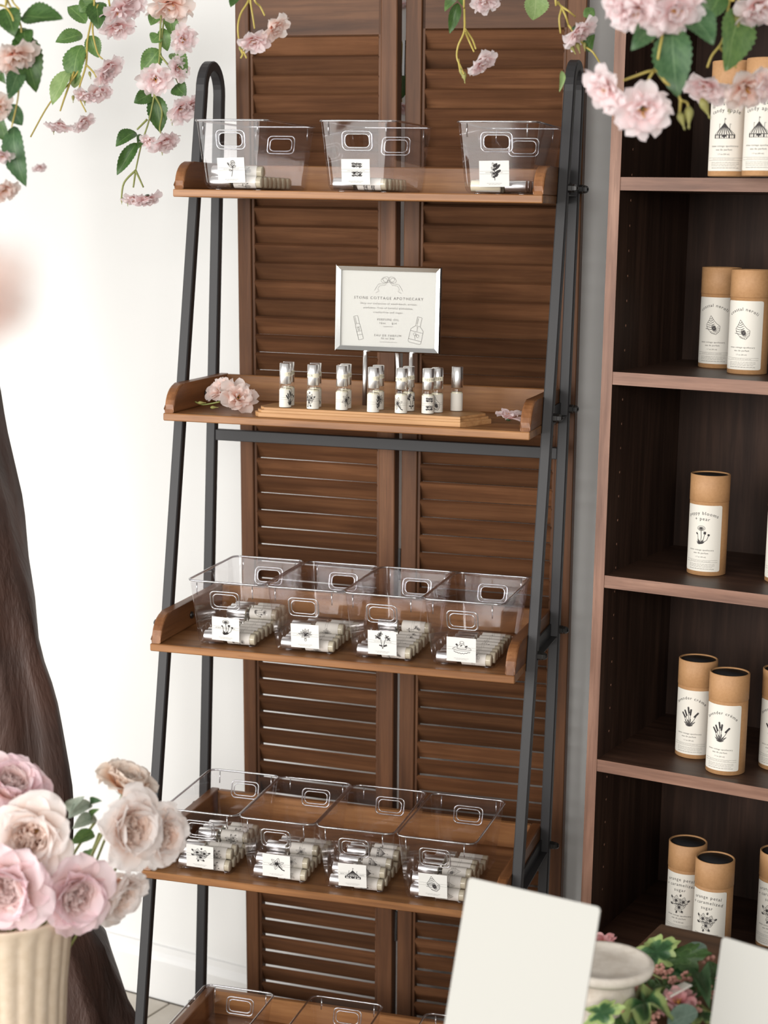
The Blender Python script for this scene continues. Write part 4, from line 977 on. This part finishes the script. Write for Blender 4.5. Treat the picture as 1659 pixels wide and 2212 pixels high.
for (u, v, R, fc, mt, lb, sd, ds, ou) in (
    (18, 1712, 66, (.3, .55, .45), 'rose_pink', 'mauve pink rose cut by the left edge, highest in the vase', 1, .04, 8),
    (72, 1806, 78, (.0, .08, 1), 'rose_cream', 'cream rose with open peach heart facing the viewer', 2, -.04, 8),
    (22, 1908, 78, (-.05, -.2, 1), 'rose_pink', 'blush pink rose hanging over the vase rim at the left', 3, -.07, 8),
    (152, 1922, 70, (.55, -.2, .8), 'rose_pink', 'pink rose drooping over the right of the vase rim', 4, -.03, 8),
    (238, 1918, 60, (.75, -.45, .45), 'rose_cream', 'small peach rose hanging lowest on the right', 5, .03, 7),
    (262, 1788, 72, (.75, .0, .7), 'rose_cream', 'white rose with peach heart turned to the right', 6, .0, 8),
    (332, 1800, 60, (.8, -.05, .6), 'rose_cream', 'white rose nearest to the ladder shelf', 7, .05, 7),
    (268, 1706, 54, (.35, .85, .3), 'rose_beige', 'fading beige rose with curled pointed petals on top', 8, .07, 7)):
    P = px3(u, v, VS + ds)
    rose(P, R * (VS + ds) / F * 1.2, camdir(*fc), mt, lb, 300 + sd, 1.0, ou, vin + Vector((.01 * sd - .04, .0, -.05)))
fl_prof = [(.072, 0), (.074, .01), (.074, .10), (.078, .2), (.085, .275), (.0905, .292), (.0925, .298), (.0925, .300), (.0875, .300), (.083, .29), (.074, .22), (.068, .10), (.066, .02), (0, .02)]
vs = thing('fluted_vase', 'cream fluted ceramic vase holding the roses at the left edge', 'vase', V0)
obj('vase_body', lathe(fl_prof, 192, 'vase_body', lambda a, i: 1 + .035 * (abs(math.sin(a * 11)) - .5) * (1 if 2 <= i <= 4 else .3 if i in (1, 5) else 0) if i < 7 else 1), 'cream_ceramic', vs)
for b, tp, wd, mt in (((205, 1795), (154, 1820), 34, 'leaf_mid'), ((140, 1760), (172, 1722), 30, 'leaf_sage'), ((200, 1730), (150, 1762), 34, 'leaf_sage'), ((212, 1762), (160, 1785), 34, 'leaf_sage'), ((100, 1722), (136, 1746), 22, 'leaf_cool'), ((190, 1740), (214, 1728), 22, 'leaf_cool'), ((185, 1830), (200, 1870), 26, 'leaf_mid'), ((0, 1815), (22, 1830), 24, 'leaf_mid'), ((196, 1770), (208, 1748), 20, 'leaf_mid')):
    leaf(vs, px3(*b, VS + .05), px3(*tp, VS + .02), wd * VK, mt, -FW + UP * .5, int(b[0]), V0)
for i, (a_, b_) in enumerate((((206, 1775), (150, 1860)), ((215, 1800), (175, 1880)), ((140, 1760), (120, 1850)))): obj('stem', tube(spline([px3(*a_, VS + .06) - V0, px3(*b_, VS + .04) - V0, vin - V0]), .002, 6), 'stem_green', vs)
# the table under the vase, just below the picture
st = thing('side_table', 'dark round side table under the rose vase', 'table', (V0.x, V0.y, 0))
obj('table_top', lathe([(.17, V0.z - .03), (.18, V0.z - .025), (.18, V0.z - .005), (.175, V0.z - .0005)], 40, 'table_top'), 'table_wood', st); obj('column', lathe([(.025, .02), (.022, .2), (.02, V0.z - .03)], 20, 'column'), 'table_wood', st); obj('foot', lathe([(.14, 0), (.14, .015), (.03, .03)], 32, 'foot'), 'table_wood', st)

# ================================================================== sculpted tree trunk
TS = 3.30
edge = [(-60, 560), (0, 830), (14, 920), (52, 1085), (62, 1200), (76, 1290), (86, 1400), (112, 1490), (128, 1600), (146, 1710), (150, 1830), (160, 1940), (182, 1985), (220, 2025), (232, 2070), (256, 2130), (266, 2170), (288, 2215), (330, 2290)]
EP = [px3(u, v, TS) for u, v in edge]
TX = EP[5] - Vector((.16, -.05, 0))
tw = [(-RT).dot(p - EP[5]) for p in EP]      # how far each edge point lies left of the sixth one
rows = []
zt = 2.6; zs_ = sorted(((p.z, p) for p in EP), key=lambda q: q[0])
def edge_x(z):
    if z <= zs_[0][0]: return zs_[0][1]
    for (z0, a), (z1, b) in zip(zs_[:-1], zs_[1:]):
        if z <= z1: return a.lerp(b, (z - z0) / (z1 - z0))
    a, b = zs_[-2][1], zs_[-1][1]; return b + (b - a) * ((z - b.z) / (b.z - a.z)) * .35
V = []; Fc = []; n = 40; rr = random.Random(5); nz = 70; HR = Vector((RT.x, RT.y, 0)).normalized(); HN = Vector((-HR.y, HR.x, 0))
for j in range(nz + 1):
    z = 2.6 * j / nz; e = edge_x(z); rad = .15 + .10 * math.exp(-z / .25)
    c = e - HR * rad
    for k in range(n):
        a = 2 * PI * k / n; q = 1 + .10 * math.sin(3 * a + z * 2.5) + .06 * math.sin(7 * a - z * 4) + .05 * math.sin(11 * a + 6 * z) + (.16 * max(0, math.sin(5 * a + 1)) * math.exp(-z / .3))
        q0 = 1 + .10 * math.sin(z * 2.5) + .06 * math.sin(-z * 4) + .05 * math.sin(6 * z) + (.16 * max(0, math.sin(1)) * math.exp(-z / .3))
        p = c + HR * (rad * math.cos(a) * q / q0) + HN * (rad * .8 * math.sin(a) * q); V.append((p.x, p.y, z))
for j in range(nz):
    for k in range(n): k2 = (k + 1) % n; Fc.append((j * n + k, j * n + k2, (j + 1) * n + k2, (j + 1) * n + k))
Fc.append(tuple(nz * n + k for k in range(n)))
tk = obj('tree_trunk', mesh('tree_trunk', V, Fc, True), 'bark'); tag(tk, 'dark brown gnarled tree trunk flaring to the floor at the left', 'tree trunk')

# ================================================================== display table in the lower right corner
TZ = .745
tb = thing('display_table', 'dark wooden display table under the ivy garland and stone dish', 'table', (0, 0, 0))
TC = Vector((1.12, -.78, 0))
tm = Matrix.Translation((TC.x, TC.y, 0)) @ Matrix.Rotation(WA, 4, 'Z'); tb.matrix_world = tm
obj('table_top', box(-.30, .55, -.42, .42, TZ - .03, TZ, .003), 'table_wood', tb)
for x in (-.27, .52):
    for y in (-.39, .39): obj('leg', box(x - .022, x + .022, y - .022, y + .022, 0, TZ - .03, .002), 'table_wood', tb)
# standing cards in the foreground
def standing_card(TL, TR_, BLp, d0, d1, H, Wd, label):
    a = px3(*TL, d0); b = px3(*TR_, d1); ex = (b - a); wd = Wd or ex.length; ex.normalize(); r0 = ray(*BLp)
    # depth along the lower left pixel's ray that makes the corner square
    s = (a - CAM).dot(ex) / r0.dot(ex); ez = (a - (CAM + r0 * s)).normalized(); ey = ez.cross(ex)
    bl = a - ez * H; m = Matrix(((ex.x, ey.x, ez.x, bl.x), (ex.y, ey.y, ez.y, bl.y), (ex.z, ey.z, ez.z, bl.z), (0, 0, 0, 1)))
    t = thing('standing_card', label, 'card', mw=m)
    r = .004; poly = [(r, 0), (wd - r, 0)] + [(wd - r + r * math.sin(q), H - r + r * math.cos(q)) for q in (PI / 2, PI / 4, 0)] + [(r - r * math.sin(q), H - r + r * math.cos(q)) for q in (0, PI / 4, PI / 2)]
    poly = [(0, 0), (wd, 0)] + poly[2:]
    obj('card_sheet', prism(poly, 0, .0022, 1), 'card_stock', t)
    # wooden slot block that holds it, standing upright on the table
    mi = m.inverted(); mid = bl + ex * wd / 2; z0 = TZ
    obj('card_holder', box(-.05, .05, -.02, .02, z0 + .0005, max(z0 + .02, mid.z + .012), .002), 'table_wood', t, mw=mi @ Matrix.Translation((mid.x, mid.y, 0)) @ Matrix.Rotation(math.atan2(ex.y, ex.x), 4, 'Z'))
    return bl
b1 = standing_card((1012, 1895), (1297, 1960), (960, 2212), 1.98, 1.90, .225, None, 'large blank white card standing left of the stone dish')
b2 = standing_card((1560, 2023), (1720, 2072), (1534, 2212), 1.98, 1.93, .165, None, 'blank white card standing at the lower right edge')
print('CARD', b1, b2)

# stone pedestal dish
PD = at_z(1300, 2192, TZ); PD.z = TZ
pz = .071
dish = thing('pedestal_dish', 'white stone pedestal dish behind the standing card', 'dish', PD + Vector((0, 0, .0005)))
obj('bowl', lathe([(.018, pz - .018), (.052, pz - .016), (.060, pz - .010), (.0615, pz - .003), (.0585, pz), (.0535, pz - .0002), (.051, pz - .0022), (.03, pz - .0026), (0, pz - .0026)], 48, 'bowl'), 'stone', dish)
obj('pedestal', lathe([(.044, 0), (.045, .004), (.040, .03), (.034, .055), (.033, pz - .017)], 32, 'pedestal'), 'stone', dish)

# ivy garland
t = NT('ivy_variegated'); uv = t.n('UVMap'); sp = t.n('SeparateXYZ'); t.l(uv.outputs[0], sp.inputs[0])
v_ = t.coords((1, 1, 1)); n1 = t.noise(v_, 4, 4)
rho = t.math('ADD', sp.outputs[0], t.math('MULTIPLY', t.math('SUBTRACT', n1, .5), .9))
c = t.ramp(rho, [(.40, (.020, .075, .022)), (.62, (.06, .15, .05)), (.76, (.33, .43, .15))])
vn = t.math('LESS_THAN', t.math('ABSOLUTE', t.math('SINE', t.math('MULTIPLY', sp.outputs[1], PI * 5))), .13)
c = t.mix(t.math('MULTIPLY', vn, .35), c, (.16, .26, .10))
t.done(t.pbsdf(Base_Color=c, Roughness=.42))
def ivy_me(seed):
    r = random.Random(seed); n = 50; V = [(0, .32, .02)]; UV = [(0, 0)]; Fc = []
    for ring, f in enumerate((.55, 1.0)):
        for k in range(n):
            a = 2 * PI * k / n; lob = .62 + .38 * abs(math.cos(2.5 * (a))) ** .7; back = .80 if abs(a - PI) > .5 else .5
            R = .56 * lob * back * (1 + .07 * math.sin(a * 13 + seed) * f)
            x, y = R * f * math.sin(a), .32 + R * f * math.cos(a) * 1.1
            V.append((x, y, .10 * abs(math.sin(a * 2.5)) * f - .22 * f * f * abs(x) + .03 * math.sin(5 * a + seed))); UV.append((f, a / (2 * PI)))
    for k in range(n): k2 = (k + 1) % n; Fc += [(0, 1 + k, 1 + k2), (1 + k, 1 + n + k, 1 + n + k2, 1 + k2)]
    return mesh('leaf', V, Fc, True, UV)
IV = [ivy_me(i) for i in range(3)]
def round_me():
    n = 20; V = [(0, .5, 0)]; UV = [(.5, .5)]; Fc = []
    for k in range(n): a = 2 * PI * k / n; V.append((.5 * math.sin(a), .5 + .5 * math.cos(a), -.06 * math.cos(2 * a))); UV.append((.5 + .5 * math.sin(a), .5 + .5 * math.cos(a)))
    for k in range(n): Fc.append((0, 1 + k, 1 + (k + 1) % n))
    return mesh('leaf', V, Fc, True, UV)
RND = round_me()
GP = at_z(1430, 2150, TZ); gv = thing('ivy_garland', 'ivy garland with pink berries lying around the stone dish', 'garland', (GP.x, GP.y, TZ))
G0 = Vector((GP.x, GP.y, TZ)); rg = random.Random(12)
def tp(u, v, h): return at_z(u, v, TZ + h)
for i, (b, tpx, wd, h, mt, me_) in enumerate((((1388, 2076), (1462, 2034), 84, .050, 'ivy_variegated', IV[0]), ((1438, 2074), (1532, 2062), 66, .050, 'leaf_dark', IV[1]), ((1430, 2106), (1500, 2080), 60, .030, 'ivy_variegated', IV[2]), ((1508, 2090), (1526, 2146), 34, .045, 'leaf_cool', LEAF[0]),
        ((1268, 2152), (1330, 2142), 40, .030, 'ivy_variegated', IV[1]), ((1268, 2196), (1346, 2180), 66, .045, 'ivy_variegated', IV[2]), ((1398, 2142), (1388, 2216), 96, .045, 'ivy_variegated', IV[0]), ((1470, 2072), (1512, 2048), 40, .035, 'eucalyptus', RND), ((1440, 2212), (1490, 2190), 52, .040, 'eucalyptus', RND),
        ((1500, 2140), (1560, 2120), 46, .030, 'leaf_dark', IV[1]), ((1340, 2212), (1370, 2190), 40, .02, 'leaf_dark', IV[1]), ((1500, 2180), (1540, 2216), 50, .03, 'ivy_variegated', IV[2]), ((1420, 2120), (1450, 2150), 44, .02, 'leaf_dark', IV[0]), ((1470, 2110), (1510, 2130), 44, .018, 'leaf_cool', IV[1]), ((1360, 2230), (1330, 2214), 50, .03, 'leaf_dark', IV[0]), ((1550, 2110), (1530, 2086), 36, .03, 'leaf_dark', IV[2]))):
    B = tp(*b, h * .6); T_ = tp(*tpx, h); s_ = dep(B)
    T_ = T_ + (T_ - B) * .3
    leaf(gv, B, T_, wd * s_ / F * 1.25, mt, Vector((rg.uniform(-.3, .3), -.7 + rg.uniform(-.2, .3), 1)), i, G0, me_)
for i in range(46):                                                # small filler leaves underneath
    u = rg.uniform(1285, 1570); v = rg.uniform(2112, 2230) - (40 if u > 1440 else 0)
    if (u - 1300) ** 2 / 9000 + (v - 2150) ** 2 / 3000 < 1: continue
    B = tp(u, v, .004 + rg.random() * .012); a = rg.uniform(0, 6.28); L = rg.uniform(.014, .024)
    leaf(gv, B, B + Vector((math.cos(a) * L, math.sin(a) * L, rg.uniform(.002, .012))), L * .6, rg.choice(('leaf_dark', 'leaf_dark', 'leaf_cool', 'leaf_mid')), Vector((rg.uniform(-.4, .4), -.4, 1)), i, G0)
for st in (((1270, 2200), (1340, 2205), (1420, 2180), (1500, 2130), (1570, 2090)), ((1280, 2225), (1380, 2190), (1450, 2150), (1540, 2120)), ((1400, 2100), (1440, 2120), (1500, 2160), (1550, 2200))):
    obj('vine', tube(spline([tp(u, v, .010) - G0 for u, v in st]), .0016, 6), 'stem_green', gv)
def berry_mesh():
    r = random.Random(3); bm = bmesh.new(); b = lathe([(0, -1), (.7, -.7), (1, 0), (.7, .7), (0, 1)], 8, 'b')
    for i in range(13):
        m = Matrix.Translation((r.uniform(-1, 1) * .007, r.uniform(-1, 1) * .007, .004 + r.random() * .012)) @ Matrix.Scale(r.uniform(.0020, .0030), 4)
        c = b.copy(); c.transform(m); bm.from_mesh(c); bpy.data.meshes.remove(c)
    me = bpy.data.meshes.new('berry_cluster'); bm.to_mesh(me); bm.free(); me.polygons.foreach_set('use_smooth', [True] * len(me.polygons)); return me
bme = berry_mesh()
for u, v in ((1452, 2136), (1484, 2130), (1424, 2112), (1440, 2116), (1436, 2182), (1528, 2132), (1542, 2160), (1412, 2212), (1506, 2196), (1382, 2150), (1530, 2085), (1556, 2140), (1350, 2200)):
    o = obj('berry_cluster', bme, 'berry', gv, tp(u, v, .016) - G0, (0, 0, rg.uniform(0, 6)))
fb = blossom(None, tp(1466, 2172, .030), .028, (-.1, -.35, 1), 'dusty_pink', 77, (6, 4, 0), 'silk_flower'); tag(fb, 'dusty pink silk flower lying on the ivy garland', 'flower')
fb = blossom(None, tp(1304, 2040, .030), .018, (.1, -.3, 1), 'dusty_pink', 78, (5, 4, 0), 'silk_flower'); tag(fb, 'small pink silk flower showing behind the stone dish', 'flower')
# small price card held by a clip
A1 = tp(1412, 2158, .028); ex = (tp(1478, 2122, .045) - A1)
pc = thing('price_card', 'small cream price card in a silver clip on the ivy', 'card', A1)
L = ex.length; q = Vector((0, 0, 1)).rotation_difference(Vector((0, 0, 1))); ang = math.atan2(ex.y, ex.x)
obj('card_sheet', box(0, L, -.0008, .0008, 0, .028), 'paper', pc, mw=Matrix.Rotation(ang, 4, 'Z') @ Matrix.Rotation(-math.atan2(ex.z, math.hypot(ex.x, ex.y)), 4, 'Y') @ Matrix.Rotation(1.25, 4, 'X'))
obj('clip', tube(spline([(-.002, -.004, -.02), (-.004, -.002, 0), (.004, .004, .006), (.012, .004, .0), (.002, -.004, -.004)]), .0009, 6), 'chrome', pc)
